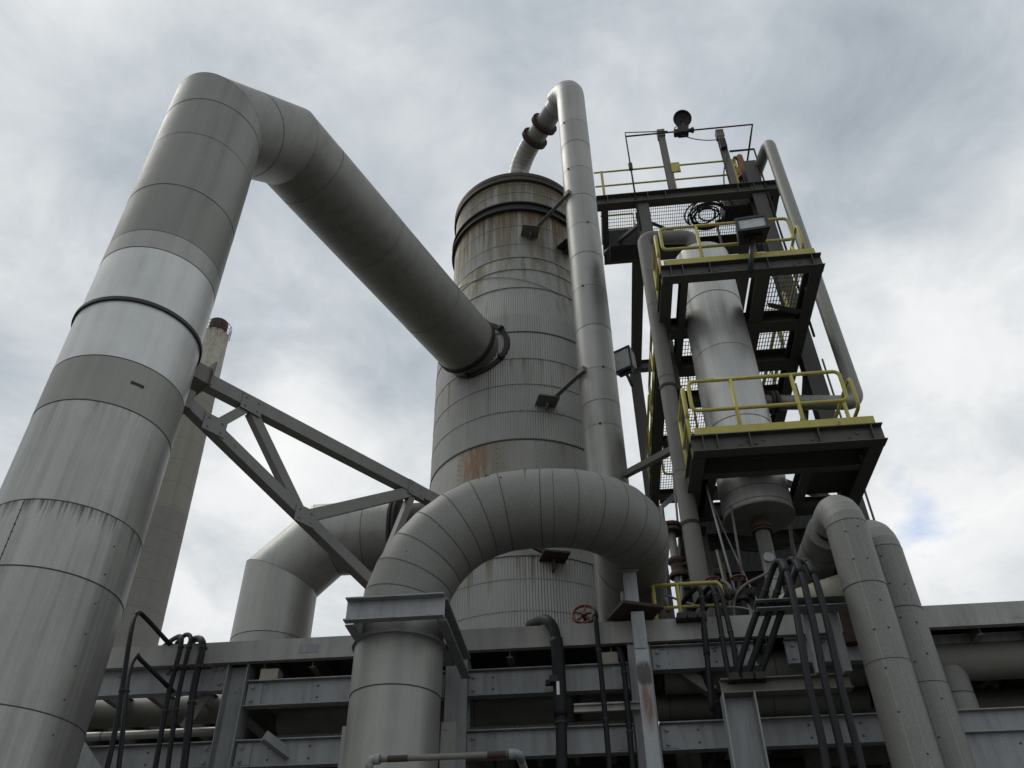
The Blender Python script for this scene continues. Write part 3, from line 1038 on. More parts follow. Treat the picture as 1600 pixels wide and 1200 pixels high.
b2t, b2b = 5.255, 4.95
bolted(cx + .14, -1.76, b2b, b2t)
bolted(-1.50, .38, b2b, b2t)
bolted(-9.0, cx - .14, at(250, 1082, Y=FY).z, at(250, 1036, Y=FY).z, mt='galv')
bolted(.66, at(1178, 1000, Y=FY).x, at(1100, 1042, Y=FY).z, at(1100, 1003, Y=FY).z)
bolted(2.2, 3.26, 5.15, 5.45)
bolted(3.54, 6.26, 5.2, 5.5, y=FY + .3)
for x0, x1 in ((-9, cx - .14), (cx + .14, -1.76), (-1.5, .38), (.66, 3.26), (3.54, 8.4)):
    bolted(x0, x1, 4.27, 4.57)
bolted(3.54, 8.4, at(1560, 1160, Y=FY).z - .36, at(1560, 1146, Y=FY).z, nm='beam', y=FY - .14, mt='galv')
# stub angle and small upright plates
m = MB()
q = at(440, 1140, Y=FY - .0)
m.beam(at(415, 1148, Y=FY - .16), at(455, 1178, Y=FY + .05), 'L', .12, .14, .012, up=(0, 0, 1))
obj('stub_angle', m, 'galv', rack)
for px_ in (543, 700):
    m = MB()
    x = at(px_, 1170, Y=FY).x
    m.box((x - .085, FY - .01, 3.9), (x + .085, FY + .012, 4.66))
    m.bolts([(x - .03, FY - .01, 4.58), (x + .04, FY - .01, 4.3)], (0, -1, 0))
    obj('upright_plate', m, 'galv_pale', rack)
# bracing under the deck
for a, b in ((at(330, 1082, Y=FY + .2), at(290, 1140, Y=FY + .2)), (at(1060, 1045, Y=FY + .25), at(1115, 1082, Y=FY + .25)), ((-7.4, FY + .2, 4.4), (cx, FY + .2, 3.4)), (at(105, 1130, Y=FY - .1), at(170, 1230, Y=FY - .1))):
    m = MB()
    m.beam(a, b, 'L', .12, .14, .014, up=(0, 1, 0))
    obj('brace', m, 'galv' if b[1] < FY + .0 else 'brown_steel', rack)
for px_ in (425, 950):
    m = MB()
    p = at(px_, 1052 if px_ == 425 else 1020, Y=FY + .12)
    m.box((p.x - .11, FY + .03, b2t), (p.x + .11, FY + .22, b2t + .13))
    obj('bearing_block', m, 'cream', rack)

# pipes lying in the rack
RP = 'pipes lying along the pipe rack'


def xpipe(label, x0, x1, y, z, r, mt, flanges=()):
    t = thing('rack_pipe', label, 'pipe', (x0, y, z), RP)
    m = MB()
    L = x1 - x0
    m.lagged([(x0, y, z), (x1, y, z)], r, 28, [[L * k / 6 + random.uniform(-.2, .2) for k in range(1, 6)]], mats=None, sw=.005)
    obj('run', m, [mt, 'seam'], t)
    for fx in flanges:
        m = MB()
        m.disc_stack((fx, y, z), (1, 0, 0), [(0, r), (0, r + .07), (.04, r + .07), (.04, r + .01), (.055, r + .01), (.055, r + .07), (.095, r + .07), (.095, r)], 24, 0, True, False)
        obj('flange', m, 'rust', t)
    return t


xpipe('pale-topped pipe under the deck, uppermost of those left of the galvanised column', -9, .9, 11.2, at(250, 1112, Y=11.2).z, .185, 'oldpipe')
xpipe('brown dusty pipe lying in the rack behind the middle beam gap', -4, 3.2, 10.5, at(860, 1112, Y=10.5).z, .16, 'oldpipe', (-.3,))
t = xpipe('thick beige pipe below the deck channel at the right edge, with a tee going down', .8, 9, 10.1, at(1560, 1031, Y=10.1).z, at(1560, 1002, Y=10.1).z - at(1560, 1031, Y=10.1).z, 'oldpipe')
tz = at(1560, 1031, Y=10.1).z
tx = at(1500, 1075, Y=10.1).x - .08
m = MB()
m.lagged([(tx, 10.1, tz - .1), (tx, 10.1, 3.0)], .2, 28, [[.3, 1.1]])
obj('tee_branch', m, ['mastic', 'seam'], t)
xpipe('dark dusty pipe below the thick beige pipe at the right edge', 1.5, 9, 10.9, at(1550, 1102, Y=10.9).z, .19, 'brown_steel')
xpipe('thin pipe low in the rack behind the rust-stained post', .2, 4.6, 10.6, at(1090, 1160, Y=10.6).z, .07, 'oldpipe', (1.2,))
xpipe('thin pipe near the bottom of the rack left of the column', -9, -4.5, 10.4, at(250, 1178, Y=10.4).z, .08, 'oldpipe')
xpipe('grey pipe deepest in the rack, below the deck joists', -9, 8, 13.2, 4.75, .3, 'oldpipe')
# small galvanised conduit with an elbow, nearest the viewer
cd = thing('threaded_pipe', 'thin rust-patched threaded pipe with elbows crossing low before the arched pipe', 'pipe', at(575, 1188, Y=7.6))
ca0, ca1 = at(578, 1187, Y=7.6), at(812, 1180, Y=7.6)
ca1.z = ca0.z
m = MB()
m.tube([ca0, ca1], .027, 14)
obj('run', m, 'oldpipe', cd)
for c, sg in ((ca0, 1), (ca1, -1)):
    m = MB()
    m.tube(fillet([c + V((sg * .09, 0, 0)), c, c + V((0, 0 if sg > 0 else .12, -.1 if sg > 0 else -.02))], .05, 5), .038, 14)
    m.disc_stack(c + V((sg * .04, 0, 0)), (sg, 0, 0), [(0, .044), (.05, .044)], 14)
    obj('elbow_fitting', m, 'galv', cd)
m = MB()
m.disc_stack(ca0 + V((.28 * 1, 0, 0)), (1, 0, 0), [(-.12, .0285), (.06, .0285)], 14)
obj('rust_ring', m, 'rust', cd)
m = MB()
m.disc_stack(ca1 - V((.12, 0, 0)), (-1, 0, 0), [(0, .0285), (.16, .0285)], 14)
obj('rust_ring', m, 'rust', cd)
m = MB()
m.tube([ca0 + V((0, 0, -.05)), ca0 + V((0, 0, -1.2)), ], .034, 12)
obj('drop', m, 'jacket', cd)
m = MB()
m.tube([ca1 + V((0, .1, -.02)), (ca1.x, FY + .1, ca1.z - .02)], .034, 12)
obj('drop', m, 'jacket', cd)

# backdrop building added to block the sky beneath the deck
sh = thing('added_backdrop', 'dim grey sheet-walled backdrop added to block the sky below the deck', 'added_backdrop', (0, 24, 0))
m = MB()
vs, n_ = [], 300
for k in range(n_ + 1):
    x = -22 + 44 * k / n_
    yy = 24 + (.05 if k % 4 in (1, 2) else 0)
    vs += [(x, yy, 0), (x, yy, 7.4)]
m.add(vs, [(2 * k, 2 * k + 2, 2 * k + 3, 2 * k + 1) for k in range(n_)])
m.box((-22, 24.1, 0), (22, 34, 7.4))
obj('wall', m, 'added_backdrop', sh)
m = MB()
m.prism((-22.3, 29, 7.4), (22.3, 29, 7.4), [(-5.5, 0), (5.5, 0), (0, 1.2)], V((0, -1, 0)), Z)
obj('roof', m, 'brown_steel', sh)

# rust-stained post with a saddle plate under the arched pipe
ps = at(1000, 1000, Y=9.35)
post = thing('support_post', 'galvanised post with a rusty saddle plate on top and a brown run mark', 'post', (ps.x, 9.35, 0))
pz = at(992, 952, Y=9.35).z
M['post'] = mat('rust_run_post', (.33, .345, .355), .25, .6, dark=.7, streak=.4, sx=9, sz=.6, fine=.12,
                stains=((V((.005, -.075, at(1010, 1098, Y=9.28).z)), .085, (.16, .075, .035), 1.3, .24), (V((.005, -.075, at(1008, 1052, Y=9.28).z)), .12, (.03, .018, .014), 2.6, .75)))
m = MB()
m.beam((ps.x, 9.35, 0), (ps.x, 9.35, pz - .06), 'I', .15, .15, .012, up=(0, 1, 0), tone=1.0)
obj('upright', m, 'post', post)
m = MB()
m.box((ps.x - .07, 9.262, pz - .5), (ps.x + .06, 9.274, pz - .08))
obj('splice_angle', m, 'galv', post)
m = MB()
c = V((ps.x - .02, 9.45, pz))
m.obox(c, V((.24, .1, 0)), V((-.1, .24, 0)), Z * .018)
obj('saddle_plate', m, 'rust', post)
m = MB()
sh_ = uz - UR - pz - .015
m.beam(c + V((-.02, -.05, .02)), c + V((-.02, -.05, sh_)), 'C', .16, .13, .014, up=(0, 1, 0))
m.box((c.x - .13, c.y - .14, pz + sh_), (c.x + .09, c.y + .1, pz + sh_ + .022))
m.obox(c + V((-.11, 0, .14)), V((.035, 0, 0)), V((0, .06, 0)), Z * .11)
obj('pipe_shoe', m, 'galv', post)

# second post at the right with a bracket beam carrying hoses
p2 = at(1160, 1130, Y=9.0)
post2 = thing('hose_support_post', 'broad galvanised post with a dirty bracket beam and a hose tray at the right', 'post', (p2.x, 9.0, 0))
p2z = at(1160, 1086, Y=9.0).z
m = MB()
m.beam((p2.x, 9.0, 0), (p2.x, 9.0, p2z), 'C', .20, .34, .016, up=(1, 0, 0), flip=True)
obj('upright', m, 'galv', post2)
m = MB()
x1_ = at(1330, 1070, Y=9.0).x
m.beam((p2.x - .16, 9.0, p2z + .08), (x1_, 9.0, p2z + .08), 'I', .16, .15, .012)
obj('bracket_beam', m, 'brown_steel', post2)
m = MB()
ty = 8.75
ta, tb = at(1180, 950, Y=ty), at(1325, 941, Y=ty)
tb.z = ta.z
m.beam(ta, tb, 'C', .22, .10, .01, up=(0, 0, 1))
m.beam((tb.x - .15, ty + .15, ta.z), (tb.x - .15, ty + .15, p2z + .15), 'L', .08, .08, .01)
m.beam((ta.x + .55, ty + .15, ta.z), (ta.x + .55, ty + .15, p2z + .15), 'L', .08, .08, .01)
obj('hose_tray', m, 'galv', post2)
trayz = ta.z

# ------------------------------------------------------------------ two lagged pipes at the right that turn back over the rack
for i, (c_, Y_, R_, top, lab) in enumerate((((1334, 862), 8.4, .214, (1298, 793), 'nearer of the two lagged grey pipes, its lagging torn open behind the bend'),
                                           ((1377, 862), 8.95, .222, (1368, 832), 'farther of the two lagged grey pipes at the right, half hidden by its neighbour'))):
    c = at(*c_, Y=Y_)
    zt2 = at(*top, Y=Y_ + .1).z
    t = thing('lagged_pipe', lab, 'pipe', (c.x, Y_, 0), 'pair of lagged pipes at the right')
    m = MB()
    rb2 = .34
    bend = arc((c.x, Y_, zt2 - rb2), (c.x, Y_, zt2), (c.x, Y_ + rb2, zt2), 6)
    end = Y_ + rb2 + .12
    m.lagged([(c.x, Y_, .05)] + bend + [(c.x, end, zt2)], R_, 40, [[zt2 - rb2 - d for d in (2.6, 1.55, .75, .03) if zt2 - rb2 - d > .1]] + [[]] * 7, corner_seam=False, sw=.004, jitter=.03)
    for an in (-2.0, -1.35):
        for k in range(16):
            if random.random() < .35:
                continue
            z = .3 + (zt2 - rb2 - .4) * k / 15 + random.uniform(-.06, .06)
            d_ = V((math.cos(an), math.sin(an), 0))
            m.disc_stack(V((c.x, Y_, z)) + d_ * (R_ + .001), d_, [(0, .012), (.003, .011), (.01, .005)], 8, 1)
        m.obox(V((c.x, Y_, zt2 / 2)) + V((math.cos(an), math.sin(an), 0)) * (R_ + .001), V((math.cos(an), math.sin(an), 0)) * .002, V((-math.sin(an), math.cos(an), 0)) * .003, Z * (zt2 / 2 - .3), 2)
    obj('riser', m, ['mastic', 'seam', 'jacket'], t)
    m = MB()
    m.disc_stack((c.x, end - .1, zt2), (0, 1, 0), [(0, R_ * .62), (.5, R_ * .62)], 24)
    obj('bare_pipe', m, 'darkiron', t)
    m = MB()
    m.lagged([(c.x, end + .2, zt2), (c.x, 15.5, zt2)], R_ * 1.10, 40, [[.35, 1.4, 2.6, 3.8]], sw=.004, tones=[[.7, .75, .8, .72, .75]])  # shade on the run put into its colour by darker tones
    obj('run', m, ['mastic', 'seam'], t)

# ------------------------------------------------------------------ black hoses
HO = 'black hoses looped over the rack'


def hose(label, pts, r, sleeve=None, tape=None):
    P = spline([at(x, y, Y=Y) for x, y, Y in pts], 8)
    t = thing('hose', label, 'hose', P[0], HO)
    m = MB()
    m.tube(P, r, 12)
    obj('tube', m, 'rubber', t)
    for k, (i0, i1) in enumerate(sleeve or ()):
        a, b = int(i0 * (len(P) - 1)), int(i1 * (len(P) - 1))
        m = MB()
        m.tube(P[a:b + 1], r * 1.22, 12)
        obj('sleeve', m, 'rubber', t)
    for f in ((.3, .55) if len(pts) > 5 else (.4,)):
        a = int(f * (len(P) - 1))
        d_ = (P[a + 1] - P[a]).normalized()
        m = MB()
        m.disc_stack(P[a] - d_ * .012, d_, [(0, r * .9), (0, r * 1.16), (.024, r * 1.16), (.024, r * .9)], 12, 0, True, False)
        m.obox(P[a] + d_.orthogonal().normalized() * r * 1.2, d_ * .012, d_.orthogonal().normalized() * r * .3, d_.cross(d_.orthogonal()).normalized() * r * .25)
        obj('tie', m, 'darkiron', t)
    for f in tape or ():
        a = int(f * (len(P) - 1))
        m = MB()
        d_ = (P[a + 1] - P[a]).normalized()
        m.obox(P[a] + V((-.2, -.98, 0)) * r * 1.22, V((.98, -.2, 0)) * .016, d_ * .075, V((.2, .98, 0)) * .004)
        obj('tape', m, 'white', t)
    return t


hose('tallest black hose arching beside the left duct', [(150, 1260, 8.3), (172, 1180, 8.4), (190, 1080, 8.6), (205, 985, 8.8), (214, 958, 9.0), (228, 966, 9.2), (262, 1003, 9.5), (275, 1012, 9.9)], .028)
hose('lower black arched hose beside the left duct', [(178, 1260, 8.3), (190, 1160, 8.5), (200, 1060, 8.8), (212, 1027, 9.0), (224, 1035, 9.1), (262, 1072, 9.4), (275, 1085, 9.9)], .026)
hose('leftmost black hose of the three clamped side by side on the left beam', [(232, 1260, 9.2), (246, 1180, 9.3), (262, 1090, 9.4), (280, 1020, 9.45), (283, 996, 9.5), (272, 998, 9.7), (256, 1010, 10)], .03)
hose('middle black hose of the three clamped side by side on the left beam', [(255, 1260, 9.2), (266, 1170, 9.3), (278, 1090, 9.4), (293, 1020, 9.45), (298, 997, 9.5), (290, 992, 9.6), (276, 1005, 10)], .028)
hose('thickest black hose of the three clamped side by side on the left beam', [(280, 1260, 9.2), (292, 1160, 9.3), (302, 1080, 9.4), (315, 1020, 9.42), (315, 1001, 9.45), (304, 999, 9.6), (294, 1012, 10)], .042)
hc = thing('hose_clamp', 'rusty clamp bar gripping three black hoses on the left beam', 'clamp', at(297, 1042, Y=9.45))
m = MB()
a, b = at(268, 1043, Y=9.42), at(330, 1040, Y=9.42)
b.z = a.z
m.beam(a, b, 'L', .05, .06, .008)
obj('bar', m, 'darkiron', hc)
for px_ in (281, 295, 313, 326):
    m = MB()
    q = at(px_, 1042, Y=9.40)
    m.disc_stack(q, (0, -1, 0), [(-.02, .02), (.05, .016)], 8)
    m.disc_stack(q + V((0, .02, .02)), (0, 0, 1), [(-.03, .03), (.01, .03)], 8)
    obj('clamp_bolt', m, 'rust', hc)
hose('thick black hose hanging over the deck channel right of the arched pipe', [(878, 1270, 9.3), (878, 1190, 9.35), (876, 1110, 9.4), (872, 1030, 9.42), (866, 985, 9.45), (851, 968, 9.6), (828, 976, 10.2)], .062, ((.32, .62),), (.40,))
hose('thin black hose hanging beside the red handwheel', [(958, 1270, 9.3), (950, 1170, 9.35), (942, 1080, 9.4), (934, 1000, 9.45), (930, 962, 9.5), (926, 955, 10)], .03, ((.78, .93),), (.93,))
hose('thin black hose coming from below the deck channel left of the rust-stained post', [(996, 1270, 9.35), (988, 1190, 9.38), (980, 1100, 9.42), (974, 1040, 9.48), (966, 1014, 9.6), (950, 1006, 9.9)], .032)
for k, (pts, lab) in enumerate((
        ([(1112, 1110, 9.2), (1106, 1040, 9.3), (1100, 980, 9.4), (1095, 925, 9.5), (1084, 922, 9.7), (1062, 948, 10.1)], 'leftmost black hose dropping from the yellow deck rail to the hose-support post'),
        ([(1140, 1062, 9.1), (1132, 1020, 9.2), (1124, 970, 9.35), (1115, 922, 9.5), (1104, 922, 9.7), (1082, 955, 10.1)], 'middle black hose dropping from the yellow deck rail to the hose-support post'),
        ([(1152, 1052, 9.1), (1146, 1010, 9.2), (1136, 965, 9.35), (1126, 925, 9.5), (1118, 922, 9.7), (1098, 958, 10.1)], 'rightmost black hose dropping from the yellow deck rail to the hose-support post'))):
    hose(lab, pts, .03, ((.25, .4),) if k == 0 else None)
for k, (pts, lab) in enumerate((
        ([(1150, 1062, 8.95), (1158, 1030, 8.9), (1176, 975, 8.8), (1196, 922, 8.72), (1208, 888, 8.65), (1218, 877, 8.5), (1228, 890, 8.3), (1243, 950, 8.1), (1262, 1060, 7.9), (1285, 1160, 7.8), (1300, 1260, 7.7)], 'leftmost black hose looping over the hose tray and down to the lower right'),
        ([(1164, 1064, 8.95), (1176, 1032, 8.9), (1196, 975, 8.8), (1214, 925, 8.72), (1226, 888, 8.65), (1238, 874, 8.5), (1250, 890, 8.3), (1268, 960, 8.1), (1290, 1070, 7.9), (1314, 1170, 7.8), (1332, 1260, 7.7)], 'middle black hose looping over the hose tray and down to the lower right'),
        ([(1184, 1064, 8.95), (1196, 1030, 8.9), (1214, 975, 8.8), (1234, 920, 8.72), (1248, 884, 8.65), (1258, 876, 8.5), (1270, 893, 8.3), (1291, 965, 8.1), (1316, 1080, 7.9), (1342, 1180, 7.8), (1358, 1260, 7.7)], 'rightmost black hose looping over the hose tray and down to the lower right'))):
    hose(lab, pts, .036, ((.55, .62),))
hose('black hose hanging in the dark gap right of the rust-stained post', [(1098, 1040, 9.75), (1110, 1075, 9.8), (1122, 1120, 9.9), (1112, 1180, 10), (1104, 1250, 10)], .05)

# red handwheel on the deck
hw = at(913, 962, Y=11.2)
vl = thing('handwheel_valve', 'red handwheel valve standing on the deck before the vessel', 'valve', (hw.x, 11.2, DECK))
hwn = V((-.05, -.9, .35)).normalized()
hc_ = V((hw.x, 11.15, hw.z))
m = MB()
s_ = hwn.orthogonal().normalized()
w_ = hwn.cross(s_)
m.tube([hc_ + (s_ * math.cos(k / 28 * math.tau) + w_ * math.sin(k / 28 * math.tau)) * .165 for k in range(29)], .024, 8, caps=False)
for k in range(5):
    an = math.tau * k / 5
    m.tube([hc_, hc_ + (s_ * math.cos(an) + w_ * math.sin(an)) * .16], .016, 6)
m.disc_stack(hc_, hwn, [(-.05, .04), (.04, .04)], 12)
obj('handwheel', m, 'red', vl)
m = MB()
m.tube([hc_ + hwn * .03, hc_ - hwn * .35], .025, 10)
m.disc_stack((hw.x, 11.5, DECK), Z, [(0, .13), (.12, .13), (.16, .09), (.34, .12), (.45, .06)], 16)
m.obox(hc_ - hwn * .28, hwn * .07, s_ * .08, w_ * .08)
obj('valve_body', m, 'red', vl)

# yellow rail along the deck edge at the tower foot
dr = thing('deck_handrail', 'short yellow handrail on the deck at the foot of the stair tower', 'handrail', at(1060, 960, Y=9.9))
ra, rb3 = at(1042, 914, Y=9.9), at(1120, 910, Y=9.9)
rb3.z = ra.z
m = MB()
m.tube(fillet([V((ra.x - .25, 9.9, ra.z)), ra, rb3, V((rb3.x + .04, 9.9, ra.z - .05)), V((rb3.x + .05, 9.9, DECK))], .06, 5), .024, 10)
m.tube([V((ra.x - .25, 9.9, ra.z - .30)), V((rb3.x + .05, 9.9, ra.z - .30))], .02, 8)
obj('rail', m, 'yellow', dr)
for dx in (.12, .02 - .2):
    m = MB()
    m.tube([V((ra.x + dx, 9.9, ra.z)), V((ra.x + dx, 9.9, DECK))], .026, 10)
    obj('post', m, 'yellow', dr)

# ------------------------------------------------------------------ access tower
XL, XR = 1.80, 4.37          # column centres
YF, YB = 12.3, 18.0
LOWZ, MIDZ, TOPZ = 8.58, 12.10, 16.84
PXL, PXR = 1.66, 4.17        # platform edges
PYF = 10.0
tw = thing('access_tower', 'dark steel access tower with three platforms and yellow handrails', 'tower', (3, 12.3, DECK))


def tb(name, a, b, shape='I', w=.16, h=.26, t=.013, up=(0, 0, 1), mt='tower', flip=False):
    m = MB()
    m.beam(a, b, shape, w, h, t, up=up, flip=flip)
    return obj(name, m, mt, tw)


for x in (XL, XR):
    tb('column', (x, YF, DECK), (x, YF, TOPZ - .3 if x == XL else TOPZ + .85), 'I', .29, .28, .016, up=(0, 1, 0))
    tb('column', (x - .1, YB, DECK), (x - .1, YB, TOPZ - .3), 'I', .29, .28, .016, up=(0, 1, 0))


def grating(x0, x1, y0, y1, z, pitch=.052, cross=.11, name='floor_grating'):
    m = MB()
    x = x0
    while x <= x1 + 1e-6:
        m.box((x - .0035, y0, z - .03), (x + .0035, y1, z))
        x += pitch
    y = y0
    while y <= y1 + 1e-6:
        m.box((x0, y - .004, z - .012), (x1, y + .004, z - .002))
        y += cross
    return obj(name, m, 'grate', tw)


def rail_loop(x0, x1, y0, y1, z, h=1.07, posts=(), r=.029, lo=.52):
    """closed yellow loop (top and middle rail with round ends) on posts"""
    m = MB()
    a, b = V((x0, y0, 0)), V((x1, y1, 0))
    d = (b - a).normalized()
    e = .13
    pts = [a + d * .4 + Z * (z + h), b + Z * (z + h), b + Z * (z + lo), a + Z * (z + lo), a + Z * (z + h), a + d * .4 + Z * (z + h)]
    m.tube(fillet(pts, .09, 5), r, 10)
    hr = obj('handrail', m, 'yellow', tw)
    for f in posts:
        m = MB()
        p = a + (b - a) * f
        m.tube([p + Z * (z - .25), p + Z * (z + h)], r * 1.02, 10)
        obj('rail_post', m, 'yellow', hr)


def platform(z, y1, hole=None, low=False):
    zc = z - .14
    tb('edge_beam', (PXL - .06, PYF, zc), (PXR + .09, PYF, zc), 'I', .19, .28, .014)
    for x in (PXL + .02, PXR - .02):
        tb('side_beam', (x, PYF + .10, zc), (x, y1, zc), 'I', .20, .28, .014)
    m = MB()
    m.box((PXL - .0, PYF - .088, z + .0), (PXR + .0, PYF - .078, z + .125))
    obj('toe_plate', m, 'yellow', tw)
    # stiffener fins on the front beam
    m = MB()
    for f in (.04, .12, .30, .68, .97):
        x = PXL + (PXR - PXL) * f
        m.box((x - .006, PYF - .092, z - .264), (x + .006, PYF - .008, z - .016))
    m.bolts([(PXL + .62 + .11 * k + (.55 if k > 3 else 0) + (.3 if k > 5 else 0), PYF - .008, z - .16 + .05 * (k % 2)) for k in range(8)], (0, -1, 0), .022, .014)
    obj('stiffener', m, 'tower', tw)
    rail_loop(PXL + .05, PXR - .22, PYF + .04, PYF + .04, z, posts=(.285, .685))
    rail_loop(PXR - .03, PXR - .03, PYF + .2, min(y1, 11.9), z, posts=(.3, .97))
    rail_loop(PXL - .02, PXL - .02, PYF + .15, 11.9, z, posts=(.04, .5, .96))


EX, EY, ER = 2.60, 11.25, .515
# lower platform
platform(LOWZ, 13.6)
for y in (10.62, 11.88, 12.9):
    tb('floor_beam', (PXL + .13, y, LOWZ - .14), (PXR - .13, y, LOWZ - .14), 'I', .14, .26)
m = MB()
m.box((PXL + .1, PYF + .09, LOWZ - .008), (EX - ER - .10, 12.0, LOWZ))
m.box((EX + ER + .13, PYF + .09, LOWZ - .008), (PXR - .08, 11.75, LOWZ))
m.box((EX - ER - .10, PYF + .09, LOWZ - .008), (EX + ER + .13, EY - ER - .08, LOWZ))
obj('floor_plate', m, 'tower', tw)
tb('trimmer', (EX + ER + .2, 10.7, LOWZ - .13), (EX + ER + .2, 11.8, LOWZ - .13), 'I', .15, .24)
tb('trimmer', (EX - ER - .15, 10.7, LOWZ - .13), (EX - ER - .15, 11.8, LOWZ - .13), 'I', .12, .24)
m = MB()
yy = 12.0
while yy < 17.4:
    m.box((PXL + .1, yy - .0035, LOWZ - .032), (PXR - .1, yy + .0035, LOWZ))
    yy += .058
for k in range(23):
    m.box((PXL + .1 + k * .11, 12.0, LOWZ - .012), (PXL + .107 + k * .11, 17.4, LOWZ - .002))
obj('floor_grating', m, 'grate', tw)
for y, z, h in ((14.2, 6.5, .42), (15.6, 7.25, .40), (17.2, 7.6, .42), (16.4, 6.2, .36)):
    tb('cross_beam', (XL, y, z), (XR, y, z), 'I', .2, h)
for xa, xb, y in ((XL, 3.1, 14.3), (3.1, XR, 14.35)):
    tb('brace', (xa, y, 6.0), (xb, y, 8.3), 'L', .12, .12, up=(0, 1, 0))
for x in (2.35, 3.2, 3.75):
    tb('hanger', (x, 14.9, DECK), (x, 14.9, LOWZ - .3), 'I', .16, .16, up=(0, 1, 0))
for y in (14.4, 15.3, 17.4):
    tb('floor_beam', (PXL, y, LOWZ - .14), (PXR, y, LOWZ - .14), 'I', .14, .26)
# middle platform
platform(MIDZ, 17.4)
for y, w in ((11.36, .28), (12.45, .30), (13.5, .22), (15.0, .2), (17.2, .2)):
    tb('floor_beam', (PXL + .13, y, MIDZ - .15), (PXR - .13, y, MIDZ - .15), 'I', w, .28)
tb('trimmer', (3.28, PYF + .1, MIDZ - .14), (3.28, 12.35, MIDZ - .14), 'I', .24, .27)
tb('trimmer', (1.98, PYF + .1, MIDZ - .14), (1.98, 12.35, MIDZ - .14), 'I', .12, .27)
grating(3.36, PXR - .08, PYF + .1, 14.9, MIDZ)
grating(PXL + .06, 3.3, 11.9, 14.9, MIDZ)
grating(PXL + .06, PXR - .08, 15.05, 17.4, MIDZ, .06)
tb('knee_brace', (3.45, 10.7, MIDZ - .32), (4.0, 10.95, MIDZ - .32), 'L', .1, .1)
rail_loop(PXL - .02, PXL - .02, 12.1, 14.6, MIDZ, posts=(.04, .5, .96))
rail_loop(PXL - .02, PXL - .02, 14.8, 17.3, MIDZ, posts=(.04, .5, .96))
rail_loop(PXR - .02, PXR - .02, 12.7, 15.2, MIDZ, posts=(.04, .5, .96))
rail_loop(2.0, 4.0, 17.3, 17.3, MIDZ, posts=(.2, .8))
# top platform
tb('edge_beam', (.80, YF - .1, TOPZ - .16), (4.86, YF - .1, TOPZ - .16), 'I', .22, .30, .015)
m = MB()
for x in (1.05, 1.95, 2.35, 3.95, 4.3):
    m.box((x - .006, YF - .205, TOPZ - .29), (x + .006, YF - .11, TOPZ - .03))
obj('stiffener', m, 'tower', tw)
tb('edge_beam', (.93, 13.75, TOPZ - .18), (4.86, 13.75, TOPZ - .18), 'I', .34, .34, .015)
for x in (.98, 4.78):
    tb('side_beam', (x, YF + .02, TOPZ - .15), (x, 13.56, TOPZ - .15), 'I', .14, .28)
for x in (XL, XR):
    tb('side_beam', (x - .05, 13.95, TOPZ - .2), (x - .05, YB - .16, TOPZ - .2), 'I', .26, .30, .015)
tb('cross_beam', (XL, YB, TOPZ - .2), (XR, YB, TOPZ - .2), 'I', .2, .3)
grating(.90, 4.7, YF + .02, 13.57, TOPZ, .05, .10)
tb('knee_brace', (XL - .02, YF + .18, TOPZ - 1.3 + .7), (.95, 13.5, TOPZ - .36), 'L', .08, .08)
tb('knee_brace', (XL + .1, YF + .18, TOPZ - .55), (3.3, 13.5, TOPZ - .36), 'L', .08, .08)
m = MB()
for hh in (.55, 1.07):
    m.tube([V((.82, YF - .02, TOPZ + hh)), V((4.1, YF - .02, TOPZ + hh))], .022, 10)
m.tube([V((4.1, YF - .02, TOPZ + .55)), V((4.1, YF - .02, TOPZ + 1.07))], .022, 10)
obj('handrail', m, 'yellow', tw)
for x in (1.0, 2.62, 4.02):
    m = MB()
    m.beam((x, YF - .02, TOPZ), (x, YF - .02, TOPZ + 1.08), 'L', .06, .06, .01)
    obj('rail_post', m, 'yellow', tw)
m = MB()
for hh in (.55, 1.07):
    m.tube([V((.95, 13.6, TOPZ + hh)), V((1.75, 13.6, TOPZ + hh)), V((1.75, 13.6, TOPZ + .0))], .022, 10)
m.tube([V((1.0, 13.6, TOPZ + 0)), V((1.0, 13.6, TOPZ + 1.07))], .022, 10)
obj('handrail', m, 'yellow', tw)
m = MB()
q = at(1057, 262, Y=YF - .08)
m.box((q.x - .12, YF - .10, q.z - .16), (q.x - .02 + .1, YF - .06, q.z + .18))
obj('sign_plate', m, 'yellow', tw)
# equipment frame on top: two steel posts, thin pipe frame
for px_ in (1034, 1129):
    xx = at(px_ + 8, 255, Y=YF).x
    m = MB()
    zt3 = at(px_, 208, Y=YF).z
    m.beam((xx, YF, TOPZ), (xx, YF, zt3 + .02), 'I', .15, .13, .012, up=(0, 1, 0))
    m.box((xx - .09, YF - .08, zt3 - .2), (xx + .09, YF + .08, zt3 + .06))
    obj('frame_post', m, 'brown_steel', tw)
zf = 19.06
m = MB()
m.tube([V((1.68, YF - .14, 15.6)), V((1.68, YF - .14, zf)), V((4.71, YF - .14, zf)), V((4.71, YF + .3, zf)), V((4.71, 13.4, zf)), V((4.71, 13.4, TOPZ))], .024, 8)
m.tube([V((1.68, YF - .14, zf)), V((1.68, YF - .14, zf + .16)), V((2.7, YF - .14, zf + .05))], .014, 8)
q = at(1178, 233, Y=YF - .15)
m.tube([V((4.0, YF - .15, q.z)), q, V((q.x, YF - .15, MIDZ + .1))], .026, 8)
m.disc_stack((1.68, YF - .14, 17.75), Z, [(0, .05), (.22, .05)], 10)
obj('conduit_frame', m, 'darkiron', tw)
